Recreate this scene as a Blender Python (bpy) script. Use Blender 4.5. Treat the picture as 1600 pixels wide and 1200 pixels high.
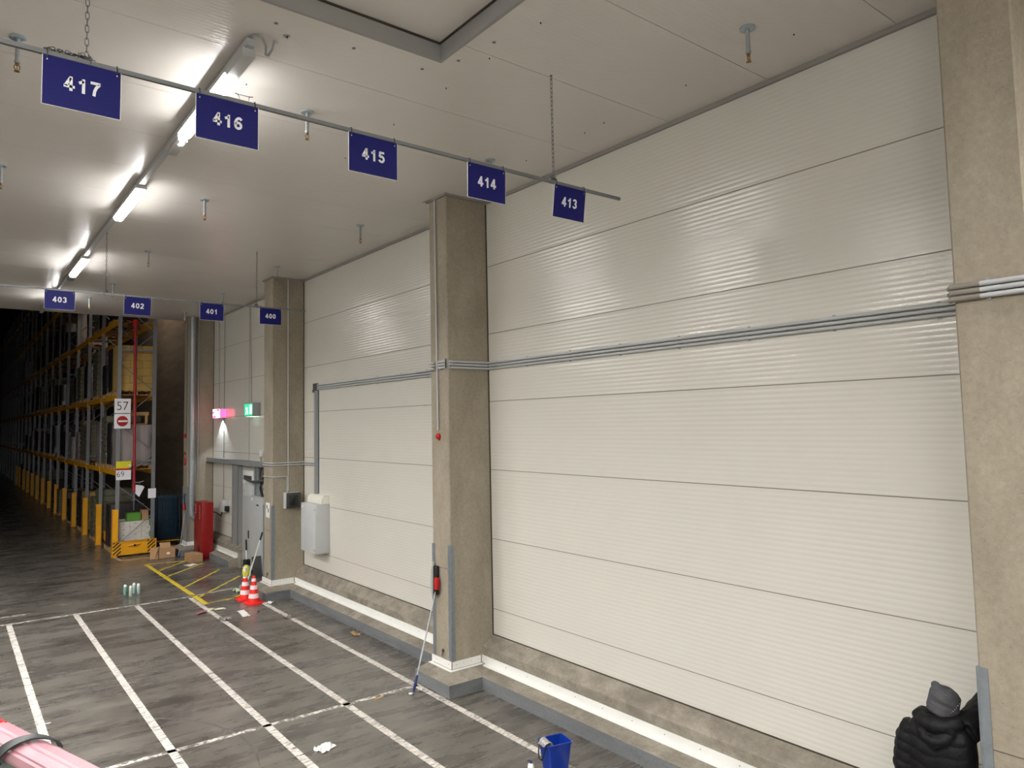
import bpy, bmesh, math, random
from mathutils import Vector, Matrix
random.seed(7)
S = bpy.context.scene
for o in list(bpy.data.objects):
    bpy.data.objects.remove(o)
COL = S.collection
PI = math.pi

# ------------------------------------------------------------------ camera
CAMZ = 3.4
yaw, pitch, roll, FPX = 0.639924163, 0.0699857702, -0.0169766791, 1111.98443
cx, cy = -54.2142, -15.2450            # principal point offset from the middle of the frame, in pixels
fw = Vector((math.sin(yaw)*math.cos(pitch), math.cos(yaw)*math.cos(pitch), math.sin(pitch)))
r0 = Vector((math.cos(yaw), -math.sin(yaw), 0))
u0 = r0.cross(fw)
rt = r0*math.cos(roll) + u0*math.sin(roll)
up = u0*math.cos(roll) - r0*math.sin(roll)
cam_data = bpy.data.cameras.new('camera')
cam = bpy.data.objects.new('camera', cam_data)
COL.objects.link(cam)
M = Matrix((rt, up, -fw)).transposed().to_4x4()
M.translation = (0, 0, CAMZ)
cam.matrix_world = M
cam_data.sensor_fit = 'HORIZONTAL'
cam_data.sensor_width = 36.0
cam_data.lens = FPX/1600*36
cam_data.shift_x = -cx/1600
cam_data.shift_y = cy/1600
cam_data.clip_start = 0.05
cam_data.clip_end = 300
S.camera = cam

# ------------------------------------------------------------------ world, exposure
S.view_settings.view_transform = 'Standard'
S.view_settings.look = 'None'
S.view_settings.gamma = 1.0
S.view_settings.use_curve_mapping = False
S.view_settings.exposure = 0.0
W_ = bpy.data.worlds.new('world')
S.world = W_
W_.use_nodes = True
W_.node_tree.nodes['Background'].inputs[0].default_value = (0.5, 0.52, 0.55, 1)
W_.node_tree.nodes['Background'].inputs[1].default_value = 0.004
LAMP = 68.0                              # radiance of a lit diffuser
LAMP_COL = (1.0, 0.985, 0.965)

# ------------------------------------------------------------------ key dimensions (metres)
WX, CZ = 6.024, 6.53                     # panel wall plane, ceiling height
PX = 5.34                                # aisle face of the pillars
PIL = [(1.44, 1.86), (7.83, 8.25), (14.23, 14.72), (20.60, 21.03)]
KX, PKX, KH = 5.607, 5.097, 0.157        # kerb face, plinth face, kerb height
YE = 21.46                               # where the low ceiling ends

# ------------------------------------------------------------------ materials
MATS = {}
def srgb(r, g, b):
    f = lambda c: (c/255/12.92) if c/255 <= 0.04045 else ((c/255+0.055)/1.055)**2.4
    return (f(r), f(g), f(b), 1.0)
def mat(name, col, rough=0.6, metal=0.0, bump=0.0, bscale=40.0, var=0.0, vscale=4.0, emit=0.0, emitcol=None,
        alpha=1.0, spec=0.5, stretch=(1, 1, 1), coat=0.0):
    if name in MATS: return MATS[name]
    m = bpy.data.materials.new(name); m.use_nodes = True
    nt = m.node_tree; b = nt.nodes['Principled BSDF']
    c = srgb(*col)
    b.inputs['Base Color'].default_value = c
    b.inputs['Roughness'].default_value = rough
    b.inputs['Metallic'].default_value = metal
    b.inputs['Specular IOR Level'].default_value = spec
    b.inputs['Coat Weight'].default_value = coat
    if alpha < 1: b.inputs['Alpha'].default_value = alpha
    if emit:
        b.inputs['Emission Color'].default_value = (*(emitcol or c[:3]), 1)
        b.inputs['Emission Strength'].default_value = emit
    tc = nt.nodes.new('ShaderNodeTexCoord'); mp = nt.nodes.new('ShaderNodeMapping')
    mp.inputs['Scale'].default_value = stretch
    nt.links.new(tc.outputs['Object'], mp.inputs['Vector'])
    if not var: var = 0.03
    n = nt.nodes.new('ShaderNodeTexNoise'); n.inputs['Scale'].default_value = vscale
    n.inputs['Detail'].default_value = 6
    nt.links.new(mp.outputs[0], n.inputs['Vector'])
    r = nt.nodes.new('ShaderNodeValToRGB')
    r.color_ramp.elements[0].position = 0.3; r.color_ramp.elements[1].position = 0.7
    r.color_ramp.elements[0].color = (*[max(0, x*(1-var)) for x in c[:3]], 1)
    r.color_ramp.elements[1].color = (*[min(1, x*(1+var)) for x in c[:3]], 1)
    nt.links.new(n.outputs['Fac'], r.inputs[0])
    nt.links.new(r.outputs[0], b.inputs['Base Color'])
    if bump:
        n2 = nt.nodes.new('ShaderNodeTexNoise'); n2.inputs['Scale'].default_value = bscale
        n2.inputs['Detail'].default_value = 5
        nt.links.new(mp.outputs[0], n2.inputs['Vector'])
        bp = nt.nodes.new('ShaderNodeBump'); bp.inputs['Strength'].default_value = bump
        bp.inputs['Distance'].default_value = 0.01
        nt.links.new(n2.outputs['Fac'], bp.inputs['Height'])
        nt.links.new(bp.outputs[0], b.inputs['Normal'])
    MATS[name] = m
    return m

def ramp(nt, stops):
    r = nt.nodes.new('ShaderNodeValToRGB')
    e = r.color_ramp.elements
    while len(e) < len(stops): e.new(0.5)
    for k, (p, c) in enumerate(stops):
        e[k].position = p; e[k].color = c if len(c) == 4 else (*c, 1)
    return r
def mixc(nt, mode, fac, a, b):
    m = nt.nodes.new('ShaderNodeMix'); m.data_type = 'RGBA'; m.blend_type = mode
    for sock, v in ((m.inputs['Factor'], fac), (m.inputs['A'], a), (m.inputs['B'], b)):
        if hasattr(v, 'is_linked') or hasattr(v, 'links'): nt.links.new(v, sock)
        else: sock.default_value = v
    # colour sockets are the third pair
    return m
def mix_rgb(nt, mode, fac, a, b):
    m = nt.nodes.new('ShaderNodeMixRGB'); m.blend_type = mode
    for sock, v in ((m.inputs[0], fac), (m.inputs[1], a), (m.inputs[2], b)):
        if isinstance(v, bpy.types.NodeSocket): nt.links.new(v, sock)
        else: sock.default_value = v
    return m.outputs[0]
def noise(nt, vec, scale, detail=6, rough=0.55, dist=0.0):
    n = nt.nodes.new('ShaderNodeTexNoise')
    n.inputs['Scale'].default_value = scale; n.inputs['Detail'].default_value = detail
    n.inputs['Roughness'].default_value = rough; n.inputs['Distortion'].default_value = dist
    nt.links.new(vec, n.inputs['Vector'])
    return n.outputs['Fac']
def mapping(nt, scale, rot=(0, 0, 0)):
    tc = nt.nodes.new('ShaderNodeNewGeometry'); mp = nt.nodes.new('ShaderNodeMapping')
    mp.inputs['Scale'].default_value = scale; mp.inputs['Rotation'].default_value = rot
    nt.links.new(tc.outputs['Position'], mp.inputs['Vector'])
    return mp.outputs[0]

def concrete(name, c0, c1, pores=True, streak=(1, 1, 1), rough=0.85, bump=0.25, dirt=None):
    m = bpy.data.materials.new(name); m.use_nodes = True
    nt = m.node_tree; b = nt.nodes['Principled BSDF']
    v = mapping(nt, streak); v1 = mapping(nt, (1, 1, 1))
    f = noise(nt, v, 2.2, 9, 0.62, 0.25)
    r = ramp(nt, [(0.32, srgb(*c0)), (0.68, srgb(*c1))]); nt.links.new(f, r.inputs[0])
    f2 = noise(nt, v1, 28, 5, 0.7)
    r2 = ramp(nt, [(0.35, (0.86, 0.86, 0.86)), (0.65, (1.06, 1.06, 1.06))]); nt.links.new(f2, r2.inputs[0])
    col = mix_rgb(nt, 'MULTIPLY', 1.0, r.outputs[0], r2.outputs[0])
    if dirt:
        f4 = noise(nt, mapping(nt, (1.3, 1.0, 1.6)), 3.0, 9, 0.68, 0.35)
        r4 = ramp(nt, [(0.42, (0, 0, 0)), (0.70, (1, 1, 1))]); nt.links.new(f4, r4.inputs[0])
        col = mix_rgb(nt, 'MIX', r4.outputs[0], col, srgb(*dirt))
    if pores:
        vo = nt.nodes.new('ShaderNodeTexVoronoi'); vo.inputs['Scale'].default_value = 16
        nt.links.new(v1, vo.inputs['Vector'])
        r3 = ramp(nt, [(0.045, (0.45, 0.43, 0.4)), (0.08, (1, 1, 1))]); nt.links.new(vo.outputs['Distance'], r3.inputs[0])
        col = mix_rgb(nt, 'MULTIPLY', 0.55, col, r3.outputs[0])
    nt.links.new(col, b.inputs['Base Color'])
    b.inputs['Roughness'].default_value = rough
    bp = nt.nodes.new('ShaderNodeBump'); bp.inputs['Strength'].default_value = bump; bp.inputs['Distance'].default_value = 0.01
    nt.links.new(noise(nt, v1, 45, 6, 0.65), bp.inputs['Height'])
    nt.links.new(bp.outputs[0], b.inputs['Normal'])
    MATS[name] = m
    return m

def floor_material():
    m = bpy.data.materials.new('polished_concrete_floor'); m.use_nodes = True
    nt = m.node_tree; b = nt.nodes['Principled BSDF']
    v = mapping(nt, (0.45, 1.9, 1), (0, 0, 0.12))
    v1 = mapping(nt, (1, 1, 1))
    f = noise(nt, v, 1.6, 12, 0.72, 0.15)
    r = ramp(nt, [(0.32, srgb(74, 70, 66)), (0.5, srgb(97, 93, 87)), (0.68, srgb(122, 117, 108))]); nt.links.new(f, r.inputs[0])
    f2 = noise(nt, v1, 0.8, 10, 0.72, 0.4)          # broad worn and oily patches
    r2 = ramp(nt, [(0.38, (0.60, 0.58, 0.57)), (0.53, (1.03, 1.03, 1.03))]); nt.links.new(f2, r2.inputs[0])
    col = mix_rgb(nt, 'MULTIPLY', 0.75, r.outputs[0], r2.outputs[0])
    v3 = mapping(nt, (0.5, 9.0, 1), (0, 0, 0.16))   # fine scrapes across the lanes
    f3 = noise(nt, v3, 1.5, 8, 0.7, 0.1)
    r3 = ramp(nt, [(0.36, (0.60, 0.59, 0.58)), (0.47, (1, 1, 1))]); nt.links.new(f3, r3.inputs[0])
    col = mix_rgb(nt, 'MULTIPLY', 0.6, col, r3.outputs[0])
    f6 = noise(nt, v1, 3.1, 8, 0.75, 0.3)           # small dark stains
    r6 = ramp(nt, [(0.33, (0.50, 0.48, 0.47)), (0.41, (1, 1, 1))]); nt.links.new(f6, r6.inputs[0])
    col = mix_rgb(nt, 'MULTIPLY', 0.8, col, r6.outputs[0])
    f5 = noise(nt, v1, 60, 4, 0.6)
    r5 = ramp(nt, [(0.3, (0.9, 0.9, 0.9)), (0.7, (1.08, 1.08, 1.08))]); nt.links.new(f5, r5.inputs[0])
    col = mix_rgb(nt, 'MULTIPLY', 1.0, col, r5.outputs[0])
    nt.links.new(col, b.inputs['Base Color'])
    rr = ramp(nt, [(0.3, (0.20, 0.20, 0.20)), (0.7, (0.36, 0.36, 0.36))]); nt.links.new(f, rr.inputs[0])
    nt.links.new(rr.outputs[0], b.inputs['Roughness'])
    bp = nt.nodes.new('ShaderNodeBump'); bp.inputs['Strength'].default_value = 0.06; bp.inputs['Distance'].default_value = 0.01
    nt.links.new(noise(nt, v1, 14, 5, 0.6), bp.inputs['Height']); nt.links.new(bp.outputs[0], b.inputs['Normal'])
    MATS['floor'] = m
    return m

def worn_paint(name, col, under=(96, 92, 86), lo=0.40, hi=0.50, stretch=(9, 9, 1)):
    m = bpy.data.materials.new(name); m.use_nodes = True
    nt = m.node_tree; b = nt.nodes['Principled BSDF']
    f = noise(nt, mapping(nt, stretch), 1.6, 9, 0.72, 0.8)
    r = ramp(nt, [(lo, srgb(*under)), (hi, srgb(*col))]); nt.links.new(f, r.inputs[0])
    nt.links.new(r.outputs[0], b.inputs['Base Color'])
    b.inputs['Roughness'].default_value = 0.5
    MATS[name] = m
    return m

FLOOR = floor_material()
PANEL = mat('white_wall_panel', (207, 204, 194), rough=0.17, var=0.012, vscale=1.5, spec=0.6)
CEIL = mat('white_ceiling_panel', (214, 209, 203), rough=0.28, var=0.012, vscale=1.2)
CONC = concrete('pillar_concrete', (140, 130, 113), (160, 150, 133), streak=(1.2, 1.2, 0.5))
RAW = concrete('raw_kerb_concrete', (128, 121, 108), (158, 150, 136), pores=False, dirt=(106, 99, 88), bump=0.5)
KERB = concrete('kerb_face_grey', (96, 98, 100), (118, 120, 121), pores=False, streak=(1, 0.6, 3), bump=0.15)
WALLC = concrete('warehouse_wall_concrete', (98, 88, 76), (124, 113, 98), pores=False, streak=(0.4, 0.25, 2.0))
STRIP = mat('white_flashing', (226, 225, 220), rough=0.35)
GALV = mat('galvanised_steel', (158, 163, 166), rough=0.42, metal=0.4, var=0.10, vscale=30)
STEELD = mat('dark_steel', (96, 97, 98), rough=0.5, metal=0.5, var=0.08)
TRIMG = mat('grey_trim', (140, 136, 130), rough=0.5)
SEAL = mat('dark_sealant', (62, 54, 44), rough=0.8)
PVC = mat('light_grey_conduit', (178, 180, 181), rough=0.45)
PVCD = mat('mid_grey_clip', (150, 152, 154), rough=0.5)
GREYP = mat('light_grey_paint', (186, 188, 187), rough=0.42)
GREYD = mat('mid_grey_paint', (132, 134, 134), rough=0.45)
BLACK = mat('black_plastic', (20, 20, 21), rough=0.45)
WHITE = mat('white_plastic', (225, 225, 220), rough=0.4)
RED = mat('red_paint', (168, 22, 22), rough=0.4)
REDD = mat('deep_red_paint', (150, 16, 30), rough=0.45)
YEL = mat('yellow_paint', (224, 158, 12), rough=0.45, var=0.08)
BLUES = mat('blue_sign_face', (17, 18, 92), rough=0.5, spec=0.25)
SIGNW = mat('sign_white', (228, 228, 232), rough=0.5)
BRASS = mat('brass', (146, 112, 62), rough=0.35, metal=0.9)
ZINC = mat('zinc_disc', (170, 182, 190), rough=0.32, metal=0.7)
WPAINT = worn_paint('worn_white_paint', (212, 206, 198), under=(104, 98, 91), lo=0.42, hi=0.50, stretch=(5, 24, 1))
WPAINT2 = worn_paint('very_worn_white_paint', (212, 207, 198), lo=0.46, hi=0.54)
YPAINT = worn_paint('worn_yellow_paint', (222, 196, 44), lo=0.36, hi=0.47)
CARD = mat('brown_cardboard', (166, 130, 92), rough=0.8, var=0.06)
CARDW = mat('white_carton', (205, 200, 192), rough=0.7)
GREEN = mat('green_print', (84, 140, 44), rough=0.6)
WOOD = mat('pallet_wood', (164, 128, 84), rough=0.8, var=0.15, stretch=(1, 8, 8))

# ------------------------------------------------------------------ mesh helpers
def B(): return bmesh.new()
def box(bm, x0, x1, y0, y1, z0, z1, mi=0, rot=None, piv=None):
    vs = [bm.verts.new(p) for p in ((x0,y0,z0),(x1,y0,z0),(x1,y1,z0),(x0,y1,z0),(x0,y0,z1),(x1,y0,z1),(x1,y1,z1),(x0,y1,z1))]
    fs = [bm.faces.new([vs[i] for i in q]) for q in ((0,3,2,1),(4,5,6,7),(0,1,5,4),(1,2,6,5),(2,3,7,6),(3,0,4,7))]
    for f in fs: f.material_index = mi
    if rot is not None:
        bmesh.ops.rotate(bm, verts=vs, cent=piv or ((x0+x1)/2,(y0+y1)/2,(z0+z1)/2), matrix=rot)
    return vs
def bbox_(bm, x0, x1, y0, y1, z0, z1, r=0.005, mi=0, seg=2):
    t = bmesh.new(); box(t, x0, x1, y0, y1, z0, z1, mi)
    bmesh.ops.bevel(t, geom=t.edges[:]+t.verts[:], offset=r, segments=seg, affect='EDGES', profile=0.5)
    for f in t.faces: f.material_index = mi
    me = bpy.data.meshes.new('tmp'); t.to_mesh(me); t.free(); bm.from_mesh(me); bpy.data.meshes.remove(me)
def ring(bm, c, a, b, r, n):
    return [bm.verts.new(c + a*(r*math.cos(2*PI*k/n)) + b*(r*math.sin(2*PI*k/n))) for k in range(n)]
def frame(d):
    d = d.normalized(); ref = Vector((0,0,1)) if abs(d.z) < 0.9 else Vector((1,0,0))
    a = d.cross(ref).normalized(); return a, a.cross(d).normalized()
def bridge(bm, A, Bq, mi=0, smooth=True):
    n = len(A)
    for k in range(n):
        f = bm.faces.new((A[k], A[(k+1)%n], Bq[(k+1)%n], Bq[k])); f.material_index = mi; f.smooth = smooth
def tube(bm, pts, r, n=10, mi=0, cap=True, rs=None, closed=False):
    pts = [Vector(p) for p in pts]; N = len(pts); rings = []
    a = b = None
    for i, p in enumerate(pts):
        if closed: d = (pts[(i+1)%N]-p).normalized() + (p-pts[i-1]).normalized()
        else:
            d = Vector((0,0,0))
            if i < N-1: d += (pts[i+1]-p).normalized()
            if i > 0: d += (p-pts[i-1]).normalized()
        d.normalize()
        if a is None: a, b = frame(d)
        else:
            a = (a - d*a.dot(d)).normalized(); b = a.cross(d).normalized()
        k = 1.0
        if 0 < i < N-1 and not closed:
            c = (pts[i+1]-p).normalized().dot((p-pts[i-1]).normalized()); k = 1/max(0.5, math.sqrt(max(0.0, 1+c)/2))
        rings.append(ring(bm, p, a, b, (rs[i] if rs else r)*min(k, 1.2), n))
    for i in range(N-1): bridge(bm, rings[i], rings[i+1], mi)
    if closed: bridge(bm, rings[-1], rings[0], mi)
    elif cap:
        f = bm.faces.new(rings[0][::-1]); f.material_index = mi
        f = bm.faces.new(rings[-1]); f.material_index = mi
def cyl(bm, p0, p1, r, n=16, mi=0, r1=None):
    tube(bm, [p0, p1], r, n, mi, True, rs=[r, r if r1 is None else r1])
def lathe(bm, prof, c=(0,0,0), n=24, mi=0, mis=None, cap=True):
    c = Vector(c); rings = []
    for r, z in prof: rings.append(ring(bm, c+Vector((0,0,z)), Vector((1,0,0)), Vector((0,1,0)), max(r, 1e-4), n))
    for i in range(len(prof)-1): bridge(bm, rings[i], rings[i+1], mis[i] if mis else mi)
    if cap:
        f = bm.faces.new(rings[0][::-1]); f.material_index = mis[0] if mis else mi
        f = bm.faces.new(rings[-1]); f.material_index = mis[-1] if mis else mi
def prism(bm, poly, axis, c0, c1, mi=0, mis=None):
    """poly: 2-D points in the plane perpendicular to axis (x: (y,z), y: (x,z), z: (x,y))"""
    def P(a, b, c): return {'x': (c,a,b), 'y': (a,c,b), 'z': (a,b,c)}[axis]
    A = [bm.verts.new(P(a,b,c0)) for a, b in poly]; Q = [bm.verts.new(P(a,b,c1)) for a, b in poly]
    n = len(poly)
    for k in range(n):
        f = bm.faces.new((A[k], A[(k+1)%n], Q[(k+1)%n], Q[k])); f.material_index = mis[k] if mis else mi
    f = bm.faces.new(A[::-1]); f.material_index = mi
    f = bm.faces.new(Q); f.material_index = mi
def wloc(o):
    v = Vector((0,0,0))
    while o is not None: v += o.location; o = o.parent
    return v
SPLIT = {'hanger', 'clip', 'screw', 'corner_guard', 'cable_gland', 'side_rail', 'joint_band', 'floor_joint', 'panel_joint', 'hazard_stripe', 'pulley'}
def islands(bm):
    """the connected pieces of a bmesh, each as a bmesh of its own"""
    seen = set(); out = []; bm.verts.ensure_lookup_table()
    for v in bm.verts:
        if v in seen: continue
        st = [v]; comp = []; seen.add(v)
        while st:
            q = st.pop(); comp.append(q)
            for e in q.link_edges:
                w = e.other_vert(q)
                if w not in seen: seen.add(w); st.append(w)
        nb = bmesh.new(); mp = {q: nb.verts.new(q.co) for q in comp}
        for f in {f for q in comp for f in q.link_faces}:
            nf = nb.faces.new([mp[q] for q in f.verts]); nf.material_index = f.material_index; nf.smooth = f.smooth
        out.append(nb)
    bm.free(); return out
def link(name, bm, mats, parent=None, smooth=None, origin=None, local=False):
    if name in SPLIT and parent is not None:
        for b in islands(bm): o = link1(name, b, mats, parent, smooth, origin, local)
        return o
    return link1(name, bm, mats, parent, smooth, origin, local)
def link1(name, bm, mats, parent=None, smooth=None, origin=None, local=False):
    bmesh.ops.recalc_face_normals(bm, faces=bm.faces[:])
    if parent is not None:
        if not local: bmesh.ops.translate(bm, verts=bm.verts[:], vec=-wloc(parent))
        loc = Vector((0,0,0))
    else:
        if origin is None:
            xs = [v.co.x for v in bm.verts]; ys = [v.co.y for v in bm.verts]; zs = [v.co.z for v in bm.verts]
            origin = ((min(xs)+max(xs))/2, (min(ys)+max(ys))/2, min(zs))
        loc = Vector(origin)
        if not local: bmesh.ops.translate(bm, verts=bm.verts[:], vec=-loc)
    me = bpy.data.meshes.new(name)
    if smooth is not None:
        for f in bm.faces: f.smooth = smooth
    bm.to_mesh(me); bm.free()
    for m in (mats if isinstance(mats, (list, tuple)) else [mats]): me.materials.append(m)
    if smooth is None or smooth:
        try: me.set_sharp_from_angle(angle=math.radians(40))
        except Exception: pass
    o = bpy.data.objects.new(name, me); COL.objects.link(o); o.location = loc
    if parent is not None: o.parent = parent
    return o
def tag(o, label, cat, group=None, kind=None):
    if label: o['label'] = label
    if cat: o['category'] = cat
    if group: o['group'] = group
    if kind: o['kind'] = kind
    return o
def thing(name, loc, label, cat, group=None, rz=0.0):
    o = bpy.data.objects.new(name, None); COL.objects.link(o); o.location = loc
    o.rotation_euler = (0,0,rz); o.empty_display_size = 0.1
    return tag(o, label, cat, group)
def struct(name, bm, mats, parent=None, label=None, origin=None):
    o = link(name, bm, mats, parent, origin=origin)
    if parent is None: o['kind'] = 'structure'
    if label: o['label'] = label
    return o
def dup(root, loc, label=None, group=None, rz=None, scale=None):
    kids = {}
    for o in bpy.data.objects:
        if o.parent: kids.setdefault(o.parent, []).append(o)
    def cp(o, par):
        c = o.copy(); COL.objects.link(c)
        if par is not None: c.parent = par
        for k in kids.get(o, []): cp(k, c)
        return c
    r = cp(root, None); r.location = loc
    if rz is not None: r.rotation_euler = (0,0,rz)
    if label: r['label'] = label
    if group: r['group'] = group
    if scale: r.scale = scale
    return r
def text_bm(s, size, off=0.0, ext=0.0008, sx=1.0):
    """text standing in the XZ plane, read from -Y, centred on the origin"""
    cu = bpy.data.curves.new('t', 'FONT'); cu.body = s; cu.size = size
    cu.align_x = 'CENTER'; cu.align_y = 'CENTER'; cu.offset = off; cu.extrude = ext; cu.resolution_u = 4
    ob = bpy.data.objects.new('t', cu); COL.objects.link(ob)
    dg = bpy.context.evaluated_depsgraph_get(); dg.update()
    me = bpy.data.meshes.new_from_object(ob.evaluated_get(dg))
    bm = bmesh.new(); bm.from_mesh(me)
    bmesh.ops.rotate(bm, verts=bm.verts[:], cent=(0,0,0), matrix=Matrix.Rotation(PI/2, 3, 'X'))
    xs = [v.co.x for v in bm.verts]; zs = [v.co.z for v in bm.verts]
    bmesh.ops.translate(bm, verts=bm.verts[:], vec=(-(min(xs)+max(xs))/2, 0, -(min(zs)+max(zs))/2))
    if sx != 1: bmesh.ops.scale(bm, verts=bm.verts[:], vec=(sx,1,1))
    bpy.data.objects.remove(ob); bpy.data.curves.remove(cu); bpy.data.meshes.remove(me)
    return bm

def ribbon(bm, pts, w, y0, y1):
    """flat stroke of width w through (x, z) points, with mitred bends, from y0 to y1"""
    P = [Vector((a, b)) for a, b in pts]; Lp = []; Rp = []
    for i, p in enumerate(P):
        d0 = (p-P[i-1]).normalized() if i else (P[1]-p).normalized()
        d1 = (P[i+1]-p).normalized() if i < len(P)-1 else d0
        n = Vector((-(d0.y+d1.y), d0.x+d1.x)); n.normalize(); c = max(0.5, n.dot(Vector((-d1.y, d1.x))))
        Lp.append(p+n*w/2/c); Rp.append(p-n*w/2/c)
    F = [bm.verts.new((q.x, y0, q.y)) for q in Lp]; G2 = [bm.verts.new((q.x, y0, q.y)) for q in Rp]
    Fb = [bm.verts.new((q.x, y1, q.y)) for q in Lp]; Gb = [bm.verts.new((q.x, y1, q.y)) for q in Rp]
    for i in range(len(P)-1):
        bm.faces.new((F[i], F[i+1], G2[i+1], G2[i])); bm.faces.new((Fb[i], Gb[i], Gb[i+1], Fb[i+1]))
        bm.faces.new((F[i], Fb[i], Fb[i+1], F[i+1])); bm.faces.new((G2[i], G2[i+1], Gb[i+1], Gb[i]))
    bm.faces.new((F[0], G2[0], Gb[0], Fb[0])); bm.faces.new((F[-1], Fb[-1], Gb[-1], G2[-1]))
def arc(cx_, cz_, rx, rz, a0, a1, n=16):
    return [(cx_+rx*math.cos(math.radians(a0+(a1-a0)*k/n)), cz_+rz*math.sin(math.radians(a0+(a1-a0)*k/n))) for k in range(n+1)]
GLYPH = {
 '0': [arc(0.33, 0.5, 0.225, 0.40, 90, 450, 28)],
 '1': [[(0.40, 0), (0.40, 1.0)], [(0.40, 0.86), (0.27, 0.74), (0.12, 0.68)]],
 '2': [arc(0.33, 0.70, 0.215, 0.21, 170, -20, 12)+[(0.40, 0.42), (0.20, 0.24), (0.12, 0.10)], [(0.02, 0.095), (0.63, 0.095)]],
 '3': [arc(0.31, 0.725, 0.20, 0.185, 165, -90, 14), arc(0.31, 0.29, 0.23, 0.20, 90, -165, 16)],
 '4': [[(0.43, 0), (0.43, 1.0)], [(0.0, 0.295), (0.66, 0.295)], [(0.40, 0.90), (0.09, 0.30)]],
 '5': [[(0.60, 0.905), (0.14, 0.905)], [(0.20, 0.95), (0.14, 0.50)], arc(0.32, 0.33, 0.23, 0.24, 140, -160, 18)],
 '6': [arc(0.35, 0.32, 0.215, 0.225, 0, 360, 24), arc(0.46, 0.42, 0.335, 0.49, 185, 95, 12)+[(0.50, 0.885), (0.60, 0.78)]],
 '7': [[(0.04, 0.905), (0.64, 0.905)], [(0.58, 0.86), (0.40, 0.62), (0.30, 0.35), (0.26, 0.0)]],
}
def digits_bm(sx, h, y0=-0.0006, y1=0.0006):
    """bold digits, h tall, centred on the origin in the XZ plane"""
    bm = B(); adv = 0.78; x0 = -adv*len(sx)/2+0.05
    for i, ch in enumerate(sx):
        for st in GLYPH[ch]:
            ribbon(bm, [((x0+i*adv+a)*h, (b-0.5)*h) for a, b in st], 0.19*h, y0, y1)
    return bm

# ================================================================== THE SETTING
# ---- floor
bm = B(); box(bm, -14, 7.2, -8, 85, -0.2, 0)
floor = struct('floor', bm, FLOOR, origin=(0,0,0))
def floor_line(name, pts, w, m, label=None):
    """flat painted stripe through (x, y) points"""
    bm = B()
    for (x0, y0), (x1, y1) in zip(pts[:-1], pts[1:]):
        d = Vector((x1-x0, y1-y0, 0)).normalized(); n = Vector((-d.y, d.x, 0))*w/2
        q = [Vector((x0,y0,0))-n, Vector((x1,y1,0))-n, Vector((x1,y1,0))+n, Vector((x0,y0,0))+n]
        lo = [bm.verts.new(p+Vector((0,0,0.0002))) for p in q]; hi = [bm.verts.new(p+Vector((0,0,0.002))) for p in q]
        bm.faces.new(hi); bm.faces.new(lo[::-1])
        for k in range(4): bm.faces.new((lo[k], lo[(k+1)%4], hi[(k+1)%4], hi[k]))
    o = link(name, bm, m, floor)
    if label: o['label'] = label
    return o
for x, yb in ((0.96, 2.0), (2.0, 2.0), (3.03, 2.0), (4.02, 2.0), (5.02, 1.4)):
    floor_line('lane_line', [(x+0.01, 15.25 if x < 4.5 else 15.5), (x, yb)], 0.088, WPAINT)
floor_line('cross_line', [(-3, 15.33), (3.98, 15.33)], 0.075, WPAINT2, 'thin broken white line across the lane ends')
floor_line('cross_line', [(4.0, 15.36), (4.98, 15.52)], 0.06, WPAINT, 'thin white line crossing the yellow hatching')
floor_line('cross_line', [(-1, 8.24), (5.05, 8.20)], 0.07, WPAINT2, 'thin broken white line across the lanes near the pillar')
floor_line('cross_line', [(-3, 16.1), (1.35, 15.95)], 0.05, WPAINT2, 'faint broken white line at far left')
floor_line('hatch_line', [(4.13, 19.75), (4.14, 14.50)], 0.10, YPAINT)
for a, b in (((4.13,19.72),(5.05,19.55)), ((4.15,18.6),(5.02,19.50)), ((4.15,17.75),(5.3,18.9)), ((4.18,16.3),(5.38,17.8)), ((4.2,15.2),(5.5,16.7)), ((4.55,14.57),(4.95,14.85)), ((4.15,14.53),(4.95,14.75))):
    floor_line('hatch_line', [a, b], 0.055 if a[1] != 14.53 else 0.03, YPAINT)
floor_line('rack_bay_line', [(3.70, 21.25), (3.74, 20.72), (4.55, 20.70)], 0.07, WPAINT, 'white corner line in front of the rack end')
bm = B()   # dark curved tyre marks
def mark(pts, w):
    V = []
    for i, (x, y) in enumerate(pts):
        a = Vector(pts[max(i-1, 0)]); b = Vector(pts[min(i+1, len(pts)-1)]); d = (b-a).normalized(); n = Vector((-d.y, d.x))*w/2*(1 if 0 < i < len(pts)-1 else 0.3)
        V.append((bm.verts.new((x+n.x, y+n.y, 0.0008)), bm.verts.new((x-n.x, y-n.y, 0.0008))))
    for a, b in zip(V[:-1], V[1:]): bm.faces.new((a[0], a[1], b[1], b[0]))
TY = worn_paint('tyre_mark', (74, 70, 66), under=(96, 92, 86), lo=0.42, hi=0.62, stretch=(9, 9, 1))
mark([(1.60, 9.55), (1.95, 9.35), (2.3, 9.05), (2.55, 8.65), (2.70, 8.2), (2.72, 7.7), (2.62, 7.3)], 0.035); link('tyre_mark', bm, TY, floor)
bm = B(); mark([(3.3, 12.15), (3.7, 12.0), (4.1, 11.75), (4.4, 11.6), (4.5, 11.2)], 0.16); link('stain', bm, TY, floor)
bm = B()   # cut joints in the slab
for y in (16.9, 10.9, 4.9):
    box(bm, -14, KX, y-0.004, y+0.004, 0.0002, 0.0012)
link('floor_joint', bm, mat('joint_filler', (52, 49, 46), rough=0.8), floor)

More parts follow.
